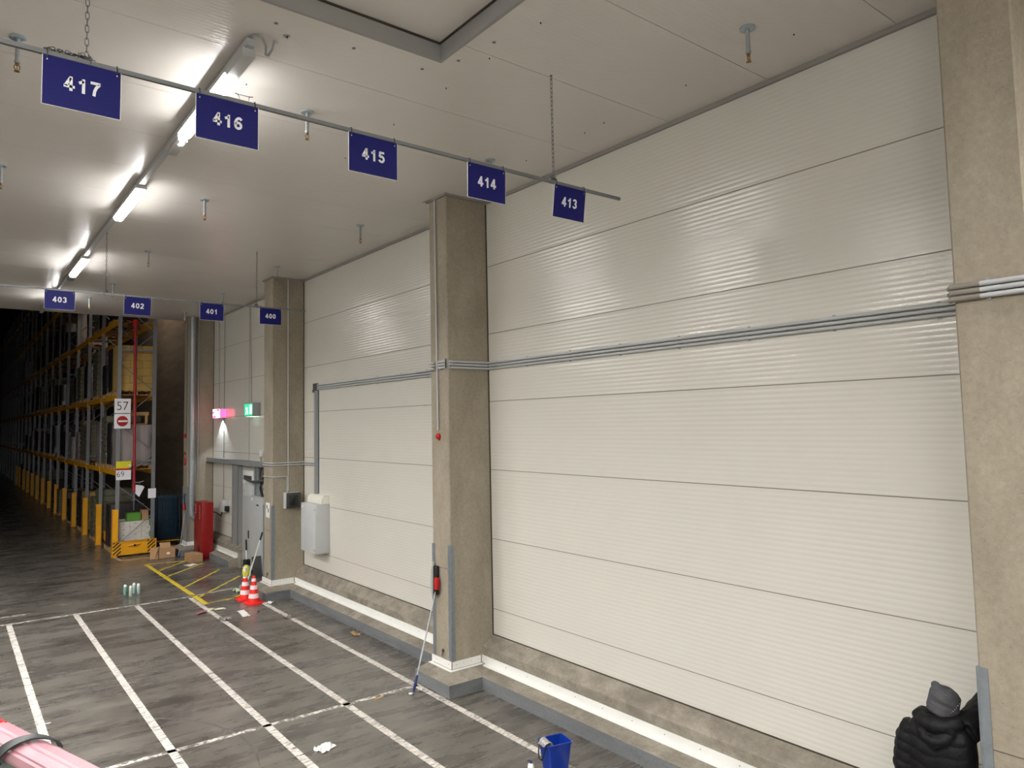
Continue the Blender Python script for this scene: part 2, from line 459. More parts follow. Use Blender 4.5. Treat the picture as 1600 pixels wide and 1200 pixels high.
# ---- ribbed panels: profile list of (t, depth)
def rib_profile(t0, t1, joints, pitch=0.0468, amp=0.0013, per=8, jw=0.006, jd=0.010):
    pts = []; cuts = sorted([j for j in joints if t0 < j < t1])
    edges = [t0]+cuts+[t1]
    for a, b in zip(edges[:-1], edges[1:]):
        s = a + (jw+0.006 if a != t0 else 0); e = b - (jw+0.006 if b != t1 else 0)
        if a != t0: pts += [(a+jw*0.5, jd), (a+jw, 0.0)]
        n = max(1, round((e-s)/pitch))
        for k in range(n*per+1):
            u = k/per
            w = 0.5-0.5*math.cos(2*PI*u)
            pts.append((s+(e-s)*k/(n*per), amp*w**1.5))
        if b != t1: pts += [(b-jw, 0.0), (b-jw*0.5, jd)]
    return pts
def sheet(bm, prof, f, c0, c1, mi=0):
    """extrude a profile: f(t, d, c) -> point"""
    A = [bm.verts.new(f(t, d, c0)) for t, d in prof]; Q = [bm.verts.new(f(t, d, c1)) for t, d in prof]
    for k in range(len(prof)-1):
        fa = bm.faces.new((A[k], A[k+1], Q[k+1], Q[k])); fa.material_index = mi; fa.smooth = True
# right wall: horizontal panels between kerb and ceiling
zj = [0.90, 1.838, 2.773, 3.709, 4.649, 5.596]
bm = B()
sheet(bm, rib_profile(0.555, CZ, zj), lambda t, d, c: (WX+d, c, t), -8, 17.98)
sheet(bm, rib_profile(0.555, CZ, zj), lambda t, d, c: (WX+d, c, t), 17.98, YE)
box(bm, WX+0.02, WX+0.3, -8, YE, 0, CZ+0.2)
for x0 in (9.42, ):   # upright panel joints by the far door
    pass
wall_right = struct('wall_right', bm, PANEL, origin=(WX, 6, 0))
bm = B()              # vertical joint trims of the far bay
for y in (19.62, 17.62):
    box(bm, WX-0.006, WX+0.004, y-0.012, y+0.012, 2.6, CZ-0.05)
link('panel_joint', bm, TRIMG, wall_right)
bm = B()              # dark seal lines where panels meet pillars
for a, b in PIL:
    box(bm, WX-0.012, WX+0.001, a-0.014, a, 0.56, CZ); box(bm, WX-0.012, WX+0.001, b, b+0.014, 0.56, CZ)
box(bm, WX-0.008, WX+0.001, -8, YE, 0.552, 0.566)
link('sealant', bm, SEAL, wall_right)
bm = B()  # strips inside the panel grooves, the groove shade put into their grey
for z in zj: box(bm, WX+0.003, WX+0.012, -8, YE, z-0.0048, z+0.0048)
link('seam_shade', bm, mat('seam_grey', (132, 126, 115), rough=0.7), wall_right)
# ceiling with a hatch recess
cj = [2.365+1.118*k for k in range(-9, 18)]
HX0, HX1, HY0, HY1, HD = 0.1, 3.323, 1.3, 4.92, 0.145
bm = B()
fc = lambda t, d, c: (c, t, CZ+d)
def cprof(a, b): return rib_profile(a, b, cj, pitch=0.0466, amp=0.0012, per=6, jw=0.003)
sheet(bm, cprof(-8, HY0), fc, -14, WX)
sheet(bm, cprof(HY1, YE), fc, -14, WX)
sheet(bm, cprof(HY0, HY1), fc, -14, HX0)
sheet(bm, cprof(HY0, HY1), fc, HX1, WX)
box(bm, -14, 6.3, HY1+0.03, YE, CZ+0.012, CZ+0.25)
box(bm, -14, 6.3, -8, HY0-0.03, CZ+0.012, CZ+0.25)
box(bm, HX1+0.03, 6.3, HY0-0.03, HY1+0.03, CZ+0.012, CZ+0.25)
box(bm, -14, HX0-0.03, HY0-0.03, HY1+0.03, CZ+0.012, CZ+0.25)
box(bm, -14, 6.3, YE-0.002, YE+0.01, CZ, CZ+0.25)
ceiling = struct('ceiling', bm, CEIL, origin=(0, 8, CZ))
bm = B()
box(bm, HX0-0.03, HX1+0.0, HY1, HY1+0.03, CZ-0.001, CZ+HD); box(bm, HX0-0.03, HX1+0.03, HY0-0.03, HY0, CZ-0.001, CZ+HD)
box(bm, HX1, HX1+0.03, HY0, HY1+0.03, CZ-0.001, CZ+HD); box(bm, HX0-0.03, HX0, HY0, HY1, CZ-0.001, CZ+HD)
struct('hatch_frame', bm, mat('hatch_grey', (150, 149, 146), rough=0.5), ceiling)
bm = B()
box(bm, HX0-0.03, HX1+0.03, HY0-0.03, HY1+0.03, CZ+HD+0.012, CZ+HD+0.06)
struct('hatch_lid', bm, CEIL, ceiling)
bm = B()
for k in (0, 1): box(bm, HX0-0.02, HX1+0.02, (HY1-0.012, HY0)[k], (HY1, HY0+0.012)[k], CZ+HD-0.004, CZ+HD+0.012)
for k in (0, 1): box(bm, (HX1-0.012, HX0)[k], (HX1, HX0+0.012)[k], HY0, HY1, CZ+HD-0.004, CZ+HD+0.012)
struct('hatch_seal', bm, SEAL, ceiling)
# trims
bm = B(); box(bm, WX-0.035, WX, -8, YE, CZ-0.045, CZ)
struct('trim_1', bm, TRIMG)
for a, b in PIL[1:]:
    bm = B()
    box(bm, PX-0.035, PX, a-0.035, b+0.03, CZ-0.03, CZ); box(bm, PX, WX-0.035, a-0.035, a, CZ-0.03, CZ)
    struct('trim_%d' % (2+PIL.index((a, b))), bm, TRIMG)
# the tall dark warehouse beyond, and the rest of the hall
bm = B(); box(bm, WX, WX+0.3, YE, 85, 0, 12)
struct('wall_right_warehouse', bm, WALLC)
bm = B(); box(bm, -14.3, -14, -8, 85, 0, 12)
struct('wall_left', bm, mat('hall_wall_pale', (190, 188, 180), rough=0.6))
bm = B(); box(bm, -14.3, 6.3, -8.3, -8, 0, 6.8)
struct('wall_back', bm, MATS['hall_wall_pale'])
bm = B(); box(bm, -14.3, 6.3, 85, 85.3, 0, 12)
struct('wall_far', bm, WALLC)
bm = B(); box(bm, -14.3, 6.3, YE-0.1, 85.3, 12, 12.2)
struct('ceiling_warehouse', bm, mat('dark_roof', (80, 80, 80), rough=0.8))
bm = B(); box(bm, -14.3, 6.3, YE-0.06, YE, CZ+0.25, 12)
struct('wall_above_opening', bm, WALLC)
DW = mat('added_lamp_glow', (255, 240, 214), rough=0.4, emit=38.0, emitcol=(1.0, 0.86, 0.70))  # unseen lamp, added to brighten the warehouse wall behind the rack
t = thing('added_wall_lamp', (5.3, 25, 9.0), 'unseen lamp added high behind the rack to brighten the wall, above the frame', 'light')
bm = B(); box(bm, 5.2, 5.4, 23.5, 27.5, 9.0, 9.02); link('diffuser', bm, DW, t)
bm = B(); box(bm, 5.18, 5.42, 23.48, 27.52, 9.02, 9.10); link('housing', bm, GREYP, t)
for y in (24, 27):
    bm = B(); cyl(bm, (5.3, y, 9.1), (5.3, y, 12.0), 0.01, 8); link('hanger', bm, STEELD, t)
# partition closing the warehouse left of the rack aisle (the photo shows only darkness there)
# ---- kerb with white flashing (runs behind the plinths)
def kerb(name, y0, y1):
    bm = B()
    prof = [(KX, 0), (KX, KH), (5.77, 0.212), (5.835, 0.214), (5.835, 0.43), (6.022, 0.557), (6.022, 0)]
    prism(bm, prof, 'y', y0, y1, mis=[1, 0, 0, 0, 0, 0, 0])
    # subdivide lengthwise for an uneven cast surface
    k = struct(name, bm, [RAW, KERB])
    bm = B()
    prism(bm, [(5.768, 0.2125), (5.768, 0.2185), (5.824, 0.2225), (5.824, 0.325), (5.8345, 0.325), (5.8345, 0.2145)], 'y', y0, y1)
    s = link('flashing', bm, STRIP, k)
    bm = B(); y = y0+0.2
    while y < y1-0.1:
        cyl(bm, (5.824, y, 0.285), (5.8215, y, 0.285), 0.0055, 8); y += 0.42
    link('screw', bm, STEELD, s)
    return k
kerb('baseboard_right', -8, 14.72)
kerb('baseboard_right_far', 17.85, YE)
def plinth(n, a, b):
    bm = B(); y0, y1 = a-0.29, b+0.10
    def rect(x, ya, yb, z): return [bm.verts.new(p) for p in ((6.022, ya, z), (x, ya, z), (x, yb, z), (6.022, yb, z))]
    R = [rect(PKX, y0, y1, 0), rect(PKX, y0, y1, KH), rect(5.275, a-0.065, b+0.05, 0.225), rect(PX, a, b, 0.235)]
    for i in range(3):
        for k in range(3):
            f = bm.faces.new((R[i][k], R[i][k+1], R[i+1][k+1], R[i+1][k])); f.material_index = 1 if i == 0 else 0
    bm.faces.new(R[3])
    p = struct('baseboard_pillar_%d' % n, bm, [RAW, KERB])
    bm = B()
    z0, z1 = 0.226, 0.232
    x0 = 5.272; h = 0.325
    ya, yb = a-0.068, b+0.04
    box(bm, x0, PX, ya, yb, z0, z1); box(bm, PX, 5.80, ya, a, z0, z1)                  # horizontal leg
    box(bm, PX-0.010, PX-0.002, a-0.010, yb, z1, h); box(bm, PX-0.010, 5.80, a-0.010, a-0.002, z1, h)
    s = link('flashing', bm, STRIP, p)
    bm = B()
    for x in (5.40, 5.52, 5.64, 5.76): cyl(bm, (x, a-0.010, 0.285), (x, a-0.0125, 0.285), 0.005, 8)
    for y in (a+0.06, b-0.08): cyl(bm, (PX-0.010, y, 0.285), (PX-0.0125, y, 0.285), 0.005, 8)
    link('screw', bm, STEELD, s)
for i, (a, b) in enumerate(PIL): plinth(i+1, a, b)
# ---- pillars
plab = ['huge concrete pillar at right edge of the view, beside the person', 'tall concrete pillar in the middle, with a mop leaning against it',
        'concrete pillar carrying a black switch box, beside the traffic cones', 'farthest concrete pillar, behind the red fire cabinet']
for i, (a, b) in enumerate(PIL):
    t = thing('concrete_pillar', (5.7, (a+b)/2, 0.2), plab[i], 'pillar')
    bm = B(); c = 0.012
    poly = [(PX+c, a), (6.022, a), (6.022, b), (PX+c, b), (PX, b-c), (PX, a+c)]
    prism(bm, poly, 'z', 0.22, CZ-0.0005)
    link('shaft', bm, CONC, t)
    bm = B()                      # galvanised corner guards
    def guard(y, s, top):
        # angle on the corner (PX, y); s=+1: leg runs towards +y, other leg along +x on the far side of it
        box(bm, PX-0.006, PX, min(y, y+s*0.055), max(y, y+s*0.055), 0.335, top)
        box(bm, PX-0.006, PX+0.055, min(y, y-s*0.006), max(y, y-s*0.006), 0.335, top)
        tube(bm, [(PX-0.004, y-s*0.004, 0.335), (PX-0.004, y-s*0.004, top)], 0.007, 8)
    guard(a, 1, 1.82); guard(b, -1, 1.80)
    if i == 3: pass
    link('corner_guard', bm, mat('guard_steel', (128, 134, 139), rough=0.45, metal=0.4, var=0.1, vscale=20), t)
    bm = B(); box(bm, PX-0.003, PX+0.0005, a+0.014, b-0.014, 1.50 if i == 1 else 1.30, 1.504 if i == 1 else 1.304)
    link('cast_joint', bm, SEAL, t)
    if i in (1, 2):
        bm = B(); cyl(bm, (PX, (a+b)/2-0.02, 0.43), (PX-0.02, (a+b)/2-0.02, 0.43), 0.022, 10); cyl(bm, (PX-0.012, (a+b)/2-0.02, 0.43), (PX-0.03, (a+b)/2-0.02, 0.36), 0.008, 8)
        link('drain_stub', bm, STEELD, t)

# ================================================================== CEILING FITTINGS
# ---- luminaires on a trunking
DIFF = mat('lit_diffuser', (255, 252, 244), rough=0.4, emit=LAMP, emitcol=LAMP_COL)
DIFF_NEAR = mat('lit_diffuser_near', (255, 252, 244), rough=0.4, emit=LAMP*3.7, emitcol=LAMP_COL)
DIFF_MID = mat('lit_diffuser_mid', (255, 252, 244), rough=0.4, emit=LAMP*9.0, emitcol=LAMP_COL)
LX, LZ = 1.86, 6.40
def luminaire(x, y0, length, label, group, flat=False, dm=None):
    t = thing('ceiling_light', (x, y0+length/2, LZ), label, 'light', group)
    bm = B(); prism(bm, [(x-0.055, LZ+0.045), (x-0.065, LZ+0.035), (x-0.065, LZ+0.002), (x+0.065, LZ+0.002), (x+0.065, LZ+0.035), (x+0.055, LZ+0.045)], 'y', y0-0.03, y0+length+0.03)
    link('housing', bm, GREYP, t)
    bm = B(); prism(bm, [(x-0.058, LZ+0.001), (x-0.055, LZ-0.028), (x-0.035, LZ-0.045), (x+0.035, LZ-0.045), (x+0.055, LZ-0.028), (x+0.058, LZ+0.001)], 'y', y0, y0+length)
    if flat:      # reflector type: the lit window lies inside side skirts
        bm.free(); bm = B(); box(bm, x-0.055, x+0.055, y0, y0+length, LZ-0.004, LZ+0.001)
    link('diffuser', bm, dm or DIFF, t)
    if flat:
        for s_ in (-1, 1):
            bm = B(); box(bm, x+s_*0.066-0.003, x+s_*0.066+0.003, y0-0.03, y0+length+0.03, LZ-0.022, LZ+0.03); link('skirt', bm, GREYP, t)
    return t
def trunking(x, y0, y1, label):
    t = thing('light_trunking', (x, (y0+y1)/2, LZ+0.06), label, 'trunking')
    bm = B(); box(bm, x-0.034, x+0.034, y0, y1, LZ+0.047, LZ+0.105)
    link('rail', bm, PVC, t)
    bm = B(); y = y0+0.15
    while y < y1:
        cyl(bm, (x, y, LZ+0.10), (x, y, CZ), 0.005, 8); box(bm, x-0.03, x+0.03, y-0.015, y+0.015, LZ+0.105, LZ+0.112); y += 1.7
    link('hanger', bm, STEELD, t)
    return t
tr = trunking(LX, 5.45, 21.3, 'long grey trunking running along the ceiling behind the number signs')
bm = B()      # bent feed cable at its near end
tube(bm, [(LX, 5.50, LZ+0.10), (LX+0.01, 5.42, LZ+0.12), (LX+0.05, 5.36, LZ+0.10), (LX+0.09, 5.36, LZ+0.03), (LX+0.11, 5.42, LZ-0.01), (LX+0.145, 5.46, LZ+0.01), (LX+0.17, 5.44, LZ+0.06), (LX+0.18, 5.42, CZ)], 0.009, 8)
bb = link('feed_cable', bm, PVCD, tr)
bm = B(); prism(bm, [(LX-0.05, LZ+0.045), (LX-0.05, LZ-0.025), (LX+0.05, LZ-0.025), (LX+0.05, LZ+0.045)], 'y', 5.50, 5.93)
link('end_housing', bm, GREYP, tr)
luminaire(LX, 5.95, 1.46, 'lit strip lamp partly behind the 416 sign, nearest on the trunking', 'strip lamps on the trunking')
luminaire(LX, 9.49, 1.46, 'lit strip lamp on the trunking, between the near and far sprinklers', 'strip lamps on the trunking')
luminaire(LX, 13.95, 1.55, 'lit strip lamp on the trunking just above the 403 sign', 'strip lamps on the trunking')
luminaire(LX, 18.0, 1.46, 'farthest strip lamp, hidden by the 403 sign and glowing on the ceiling', 'strip lamps on the trunking')
t = thing('emergency_light', (LX+0.02, 7.75, LZ-0.03), 'clear emergency light box at the end of the near strip lamp', 'light')
bm = B(); bbox_(bm, LX-0.05, LX+0.06, 7.50, 7.98, LZ+0.0, LZ+0.046, 0.006); link('base', bm, GREYP, t)
bm = B(); bbox_(bm, LX-0.045, LX+0.055, 7.51, 7.97, LZ-0.05, LZ-0.001, 0.012); link('clear_cover', bm, mat('clear_cover', (196, 198, 196), rough=0.2), t)
bm = B(); bbox_(bm, LX-0.015, LX+0.025, 7.53, 7.62, LZ-0.056, LZ-0.049, 0.003); link('lamp', bm, DIFF, t)
t = thing('emergency_light', (LX+0.02, 15.72, LZ-0.03), 'small emergency light at the end of the far strip lamp above the 403 sign', 'light')
bm = B(); bbox_(bm, LX-0.05, LX+0.06, 15.54, 15.95, LZ-0.045, LZ+0.04, 0.01); link('base', bm, GREYD, t)
# rows of the same lamps elsewhere in the hall (outside the frame, they light what it shows)
k = 0
for x, ys in ((-1.55, (-3.2, -0.6, 2.0, 4.6, 9.0, 13.0)), (-4.9, (-4.0, -1.0, 2.0, 5.0, 9.5, 14.0)), (-8.6, (-2.0, 2.0, 6.0, 12.0)), (1.86, (-4.4, -2.2, -6.6)), (4.6, (-4.6, -2.4))):
    for y in ys:
        luminaire(x, y, 1.5, 'strip lamp on the ceiling outside the photographed corner of the hall', 'strip lamps in the rest of the hall', flat=(x != -1.55 or y > 1), dm=DIFF_NEAR if y < 4 else DIFF_MID)

# ---- sprinklers
def sprinkler_proto():
    t = thing('sprinkler_head', (0, 0, CZ), 'x', 'sprinkler', 'sprinklers on the ceiling')
    bm = B(); lathe(bm, [(0.060, 0.0), (0.060, -0.012), (0.056, -0.015), (0.02, -0.016)], (0,0,CZ), 28); link('escutcheon', bm, ZINC, t)
    bm = B(); lathe(bm, [(0.0165, 0), (0.0165, -0.195), (0.021, -0.196), (0.021, -0.215)], (0,0,CZ), 16); link('drop_pipe', bm, GALV, t)
    bm = B(); lathe(bm, [(0.013, -0.214), (0.013, -0.232), (0.008, -0.235)], (0,0,CZ), 14)
    for s in (-1, 1): tube(bm, [(s*0.010,0,CZ-0.228), (s*0.019,0,CZ-0.240), (s*0.018,0,CZ-0.258), (s*0.004,0,CZ-0.276)], 0.0035, 8)
    cyl(bm, (0,0,CZ-0.232), (0,0,CZ-0.276), 0.003, 8)
    lathe(bm, [(0.006,-0.272), (0.019,-0.279), (0.021,-0.282), (0.003,-0.283)], (0,0,CZ), 18)
    link('spray_nozzle', bm, BRASS, t)
    return t
sp = [(5.056,3.09,'sprinkler near the wall at top right, closest one to the big pillar'), (0.363,6.525,'sprinkler at top left beside the 417 sign'),
 (2.789,6.51,'sprinkler between the 416 and 415 signs'), (5.092,6.511,'sprinkler just above the 414 sign'), (2.743,9.868,'sprinkler right of the lit strip lamps, above the emergency boxes row'),
 (5.091,9.833,'sprinkler left of the middle pillar top'), (2.746,13.288,'sprinkler above the 402 sign and its chain'), (5.062,13.262,'sprinkler right in front of the top of the pillar by the 400 sign'),
 (2.75,16.691,'small sprinkler between the 403 and 402 signs, just under the chain'), (2.60,18.73,'small sprinkler below the rail between the 403 and 402 signs'),
 (5.038,16.598,'small sprinkler just above the 401 sign'), (5.039,19.875,'farthest sprinkler, left of the 401 sign near the vertical duct'), (0.42, 9.87, 'sprinkler at the left edge of the view')]
sp0 = sprinkler_proto()
for i, (x, y, lb) in enumerate(sp):
    lb = {4: 'sprinkler right of the middle strip lamp, above the 402 and 401 signs'}.get(i, lb)
    if i == 0: sp0.location = (x, y, CZ); sp0['label'] = lb
    else: dup(sp0, (x, y, CZ), lb)

# ---- ceiling fasteners
def fastener():
    bm = B(); lathe(bm, [(0.030, 0.0), (0.029, -0.0015), (0.006, -0.002)], (0,0,0), 20, 0)
    lathe(bm, [(0.0055, -0.0018), (0.0055, -0.012), (0.001, -0.0125)], (0,0,0), 8, 1)
    return link('ceiling_fastener', bm, [CEIL, SEAL], origin=(0,0,0))
f0 = fastener(); first = True
fl = [(x, y) for x in (2.10, 3.64, 5.45) for y in (2.92, 3.98, 5.30, 6.27)] + [(3.64,4.64),(5.43,5.0),(2.10,4.2+1.1),(3.64,7.4),(5.46,7.4)]
fl = [(x, y) for x, y in fl if not (x < 3.4 and y < 5.0)]
fl = list(dict.fromkeys(fl))
for x, y in fl:
    o = f0 if first else f0.copy()
    if not first: COL.objects.link(o)
    first = False
    o.location = (x, y, CZ)
    tag(o, 'small round white fastener with a dark pin in the ceiling', 'fastener', 'round fasteners in the ceiling panels')
bm = B(); lathe(bm, [(0.016, 0), (0.016, -0.003), (0.002, -0.0035)], (0,0,0), 14)
p0 = link('ceiling_plug', bm, mat('plug_grey', (128, 118, 112), rough=0.6), origin=(0,0,0)); first = True
for x, y in ((2.62, 5.16), (3.27, 5.13), (3.45, 4.83), (3.52, 4.42), (1.96, 5.17)):
    o = p0 if first else p0.copy()
    if not first: COL.objects.link(o)
    first = False; o.location = (x, y, CZ)
    tag(o, 'small grey plug in the ceiling along the hatch edge', 'plug', 'grey plugs around the hatch')

# ================================================================== SIGN RAILS
def link_bm(bm, c, d, roll, s=1.0):
    """one chain link, long axis d"""
    d = Vector(d).normalized(); a, b = frame(d); m = a*math.cos(roll)+b*math.sin(roll)
    pts = []
    for k in range(12):
        th = 2*PI*k/12; p = d*(0.014*math.sin(th)+ (0.008 if math.sin(th) > 0 else -0.008)) + m*(0.0085*math.cos(th))
        pts.append(Vector(c)+p*s)
    tube(bm, pts, 0.0022*s, 6, closed=True)
def chain(x, y, z0, z1, label, heap=None):
    t = thing('hanging_chain', (x, y, z0), label, 'chain')
    bm = B(); z = z1-0.02; k = 0
    while z > z0+0.01:
        link_bm(bm, (x, y, z), (0,0,1), PI/2*(k % 2), 1.12); z -= 0.040; k += 1
    link('chain_links', bm, STEELD, t)
    bm = B(); tube(bm, [(x, y, z1-0.035), (x+0.008, y, z1-0.02), (x, y, z1)], 0.003, 6); lathe(bm, [(0.012, 0), (0.012, -0.003)], (x, y, z1), 10)
    link('ceiling_hook', bm, STEELD, t)
    bm = B(); rnd = random.Random(int(x*100))
    for k in range(14 if heap is None else heap):
        a = rnd.uniform(0, 6.28); link_bm(bm, (x+rnd.uniform(-0.03, 0.03), y+rnd.uniform(-0.012, 0.012), z0+rnd.uniform(-0.02, 0.03)), (math.cos(a), rnd.uniform(-.3,.3), math.sin(a)), rnd.uniform(0, 3))
    link('loose_end', bm, STEELD, t)
    return t
def rail(x0, x1, y, z, label):
    t = thing('sign_rail', ((x0+x1)/2, y, z), label, 'rail')
    bm = B()
    prism(bm, [(y-0.011, z+0.013), (y-0.011, z-0.013), (y-0.004, z-0.013), (y-0.004, z-0.009), (y+0.004, z-0.009), (y+0.004, z-0.013), (y+0.011, z-0.013), (y+0.011, z+0.013)], 'x', x0, x1)
    link('profile', bm, mat('rail_steel', (122, 124, 124), rough=0.45, metal=0.4), t)
    return t
RZ = 5.545
rail(-1.2, 5.15, 4.569, RZ, 'near thin steel rail carrying the signs 417 to 413')
rail(-1.2, 5.245, 12.345, RZ-0.005, 'far thin steel rail carrying the signs 403 to 400')
chain(0.592, 4.569, RZ+0.014, CZ, 'black chain over the 417 sign'); chain(4.289, 4.569, RZ+0.014, CZ, 'long chain just left of the 413 sign')
chain(1.94, 12.345, RZ+0.01, CZ, 'thin chain between the 403 and 402 signs', 10); chain(4.34, 12.345, RZ+0.01, CZ, 'thin chain at the 400 sign', 10)
bm = B(); rnd = random.Random(3); x = 0.30
for k in range(16): link_bm(bm, (0.40+k*0.013, 4.569+0.0, RZ+0.024+0.006*math.sin(k*1.7)), (1, 0, 0.5*math.sin(k*2.1)), k*1.3)
tag(link('chain_remnant', bm, BLACK), 'loose piece of black chain lying along the rail over the 417 sign', 'chain')
bm = B(); tube(bm, [(1.455,4.569,RZ+0.052),(1.475,4.569,RZ+0.05),(1.49,4.569,RZ+0.013),(1.475,4.569,RZ+0.05),(1.55,4.569,RZ+0.05),(1.545,4.569,RZ+0.013),(1.55,4.569,RZ+0.05),(1.575,4.569,RZ+0.055)], 0.0026, 6)
tag(link('spare_hook', bm, STEELD), 'bent wire hook standing on the rail above the 416 sign', 'hook')
SIGNL = {'417': 'blue hanging sign 417, leftmost and largest in view', '416': 'blue hanging sign 416 in front of the lit strip lamp', '415': 'blue hanging sign 415, middle one of the near rail',
 '414': 'blue hanging sign 414 right above the top of the middle pillar', '413': 'blue hanging sign 413, tilted, rightmost on the near rail', '403': 'small blue hanging sign 403, leftmost on the far rail',
 '402': 'small blue hanging sign 402 over the pallet rack, slightly tilted', '401': 'small blue hanging sign 401 left of the far wall panels', '400': 'small blue hanging sign 400 in front of the far concrete pillar'}
def hang_sign(num, x0, y, w, tilt=0.0, h=0.288):
    t = thing('numbered_sign', (x0+w/2, y-0.016, RZ-0.018), SIGNL[num], 'sign')
    bm = B(); bbox_(bm, -w/2, w/2, -0.002, 0.002, -h, 0, 0.001, seg=1)
    p = link('panel', bm, [BLUES], t, local=True)
    bm = B()
    for s in (-1, 1): box(bm, s*w/2-0.0015, s*w/2+0.0015, -0.0022, 0.0022, -h, 0)
    box(bm, -w/2, w/2, -0.0022, 0.0022, -h-0.0015, -h+0.001)
    link('edge_trim', bm, WHITE, p, local=True)
    bm = digits_bm(num, 0.085)
    bmesh.ops.translate(bm, verts=bm.verts[:], vec=(0.0, -0.0032, -0.138))
    link('number', bm, SIGNW, p, local=True)
    for s in (-1, 1):
        bm = B(); xx = s*(w/2-0.022)
        tube(bm, [(xx, -0.006, -0.022), (xx, -0.008, 0.0), (xx, 0.0, 0.034), (xx, 0.018, 0.038), (xx, 0.032, 0.02), (xx, 0.022, -0.014), (xx, 0.004, -0.022)], 0.0028, 6)
        link('hook', bm, BLACK, t, local=True)
        bm = B(); lathe(bm, [(0.004, 0), (0.004, 0.002)], (0,0,0), 8); bmesh.ops.rotate(bm, verts=bm.verts[:], cent=(0,0,0), matrix=Matrix.Rotation(PI/2, 3, 'X'))
        bmesh.ops.translate(bm, verts=bm.verts[:], vec=(xx, -0.003, -0.026)); link('grommet', bm, WHITE, p, local=True)
    t.rotation_euler = (math.radians(tilt), 0, 0)
    return t
for n, x0, w, tl in (('417', 0.372, 0.402, 0), ('416', 1.205, 0.40, 0), ('415', 2.267, 0.402, 0), ('414', 3.328, 0.392, 1.5), ('413', 4.285, 0.388, 8)):
    hang_sign(n, x0, 4.569, w, tl)
for n, x0, w, tl in (('403', 1.112, 0.404, 0), ('402', 2.202, 0.40, 6), ('401', 3.366, 0.394, 0), ('400', 4.388, 0.40, 0)):
    hang_sign(n, x0, 12.345, w, tl)

# ================================================================== CONDUITS
def pipes(name, runs, r, label, cat='conduit', m=None, clips=None):
    """parallel pipes: every run is a part of its own"""
    c = runs[0][0]
    t = thing(name, c, label, cat)
    for p in runs:
        bm = B(); tube(bm, p, r, 12); link('pipe', bm, m or PVC, t)
    if clips:
        bm = B()
        for q in clips: box(bm, *q)
        link('clip', bm, PVCD, t)
    return t
ZC = (4.243, 4.203, 4.163); RC = 0.0155
wx = WX-0.022
def clips_y(ys, x0, x1, z0=4.135, z1=4.272): return [(x0, x1, y-0.012, y+0.012, z0, z1) for y in ys]
pipes('conduit_bundle', [[(wx, 1.87, z), (wx, 7.82, z)] for z in ZC], RC, 'three grey conduits across the large wall panel field', clips=clips_y([2.2+0.8*k for k in range(7)], WX-0.012, WX-0.001))
pipes('conduit_bundle', [[(wx, 8.27, z), (wx, 13.50, z)] for z in ZC], RC, 'three grey conduits across the panels left of the middle pillar', clips=clips_y([8.6+0.8*k for k in range(6)], WX-0.012, WX-0.001))
px_ = PX-0.024
pipes('conduit_bundle', [[(px_, 1.25, z+0.006), (px_, 1.72, z+0.006)] for z in ZC], 0.0165, 'three light conduits on the big pillar at right edge', clips=clips_y([1.66], PX-0.014, PX-0.001, 4.14, 4.28))
bm = B()
for z in ZC:
    tube(bm, [(px_, 1.70, z+0.006), (px_, 1.80, z+0.006), (px_+0.0, 1.862, z+0.006), (PX+0.03, 1.892, z+0.004)], 0.019, 12)
tag(link('conduit_elbow', bm, mat('brown_grey_plastic', (130, 124, 114), rough=0.5)), 'three short bends where conduits leave the right edge pillar', 'conduit')
pipes('conduit_bundle', [[(px_, 8.24, z), (px_, 8.12, z)] for z in ZC]+[[(px_, 8.02, z+0.004), (px_, 7.845, z+0.004)] for z in ZC]+[[(PX+0.01, 7.83-0.02, z), (WX-0.03, 7.83-0.02, z)] for z in ZC], RC, 'short grey conduits wrapped around the middle pillar', clips=[(PX-0.035, PX-0.001, 7.845, 7.858, 4.13, 4.28), (PX+0.045, PX+0.065, 7.81, 7.829, 4.135, 4.275)])
pipes('conduit', [[(PX-0.022, 8.072, CZ-0.03), (PX-0.022, 8.055, 3.33)]], 0.011, 'thin upright conduit on the middle pillar, ending at a red alarm', clips=[(PX-0.012, PX, 8.045, 8.085, z, z+0.012) for z in (3.5, 4.6, 5.6, 6.3)])
bm = B(); tube(bm, [(PX-0.022, 8.072, CZ-0.03), (PX-0.03, 8.12, CZ-0.012), (PX-0.06, 8.30, CZ-0.012)], 0.004, 6)
tag(link('feed_wire', bm, STEELD), 'short wire running from ceiling to the middle pillar top', 'wire')
def alarm(x, y, z, label, s=1.0):
    t = thing('alarm_sounder', (x, y, z), label, 'alarm')
    bm = B(); tube(bm, [(x, y, z), (x-0.018, y, z), (x-0.034, y, z), (x-0.045, y, z)], 0.04*s, 20, rs=[0.042*s, 0.042*s, 0.036*s, 0.02*s]); link('body', bm, RED, t)
    bm = B(); box(bm, x-0.026, x-0.004, y-0.03*s, y-0.015*s, z-0.055*s, z-0.03*s); link('strobe', bm, REDD, t)
    return t
alarm(PX, 8.06, 3.245, 'round red alarm sounder on the middle pillar', 1.0)
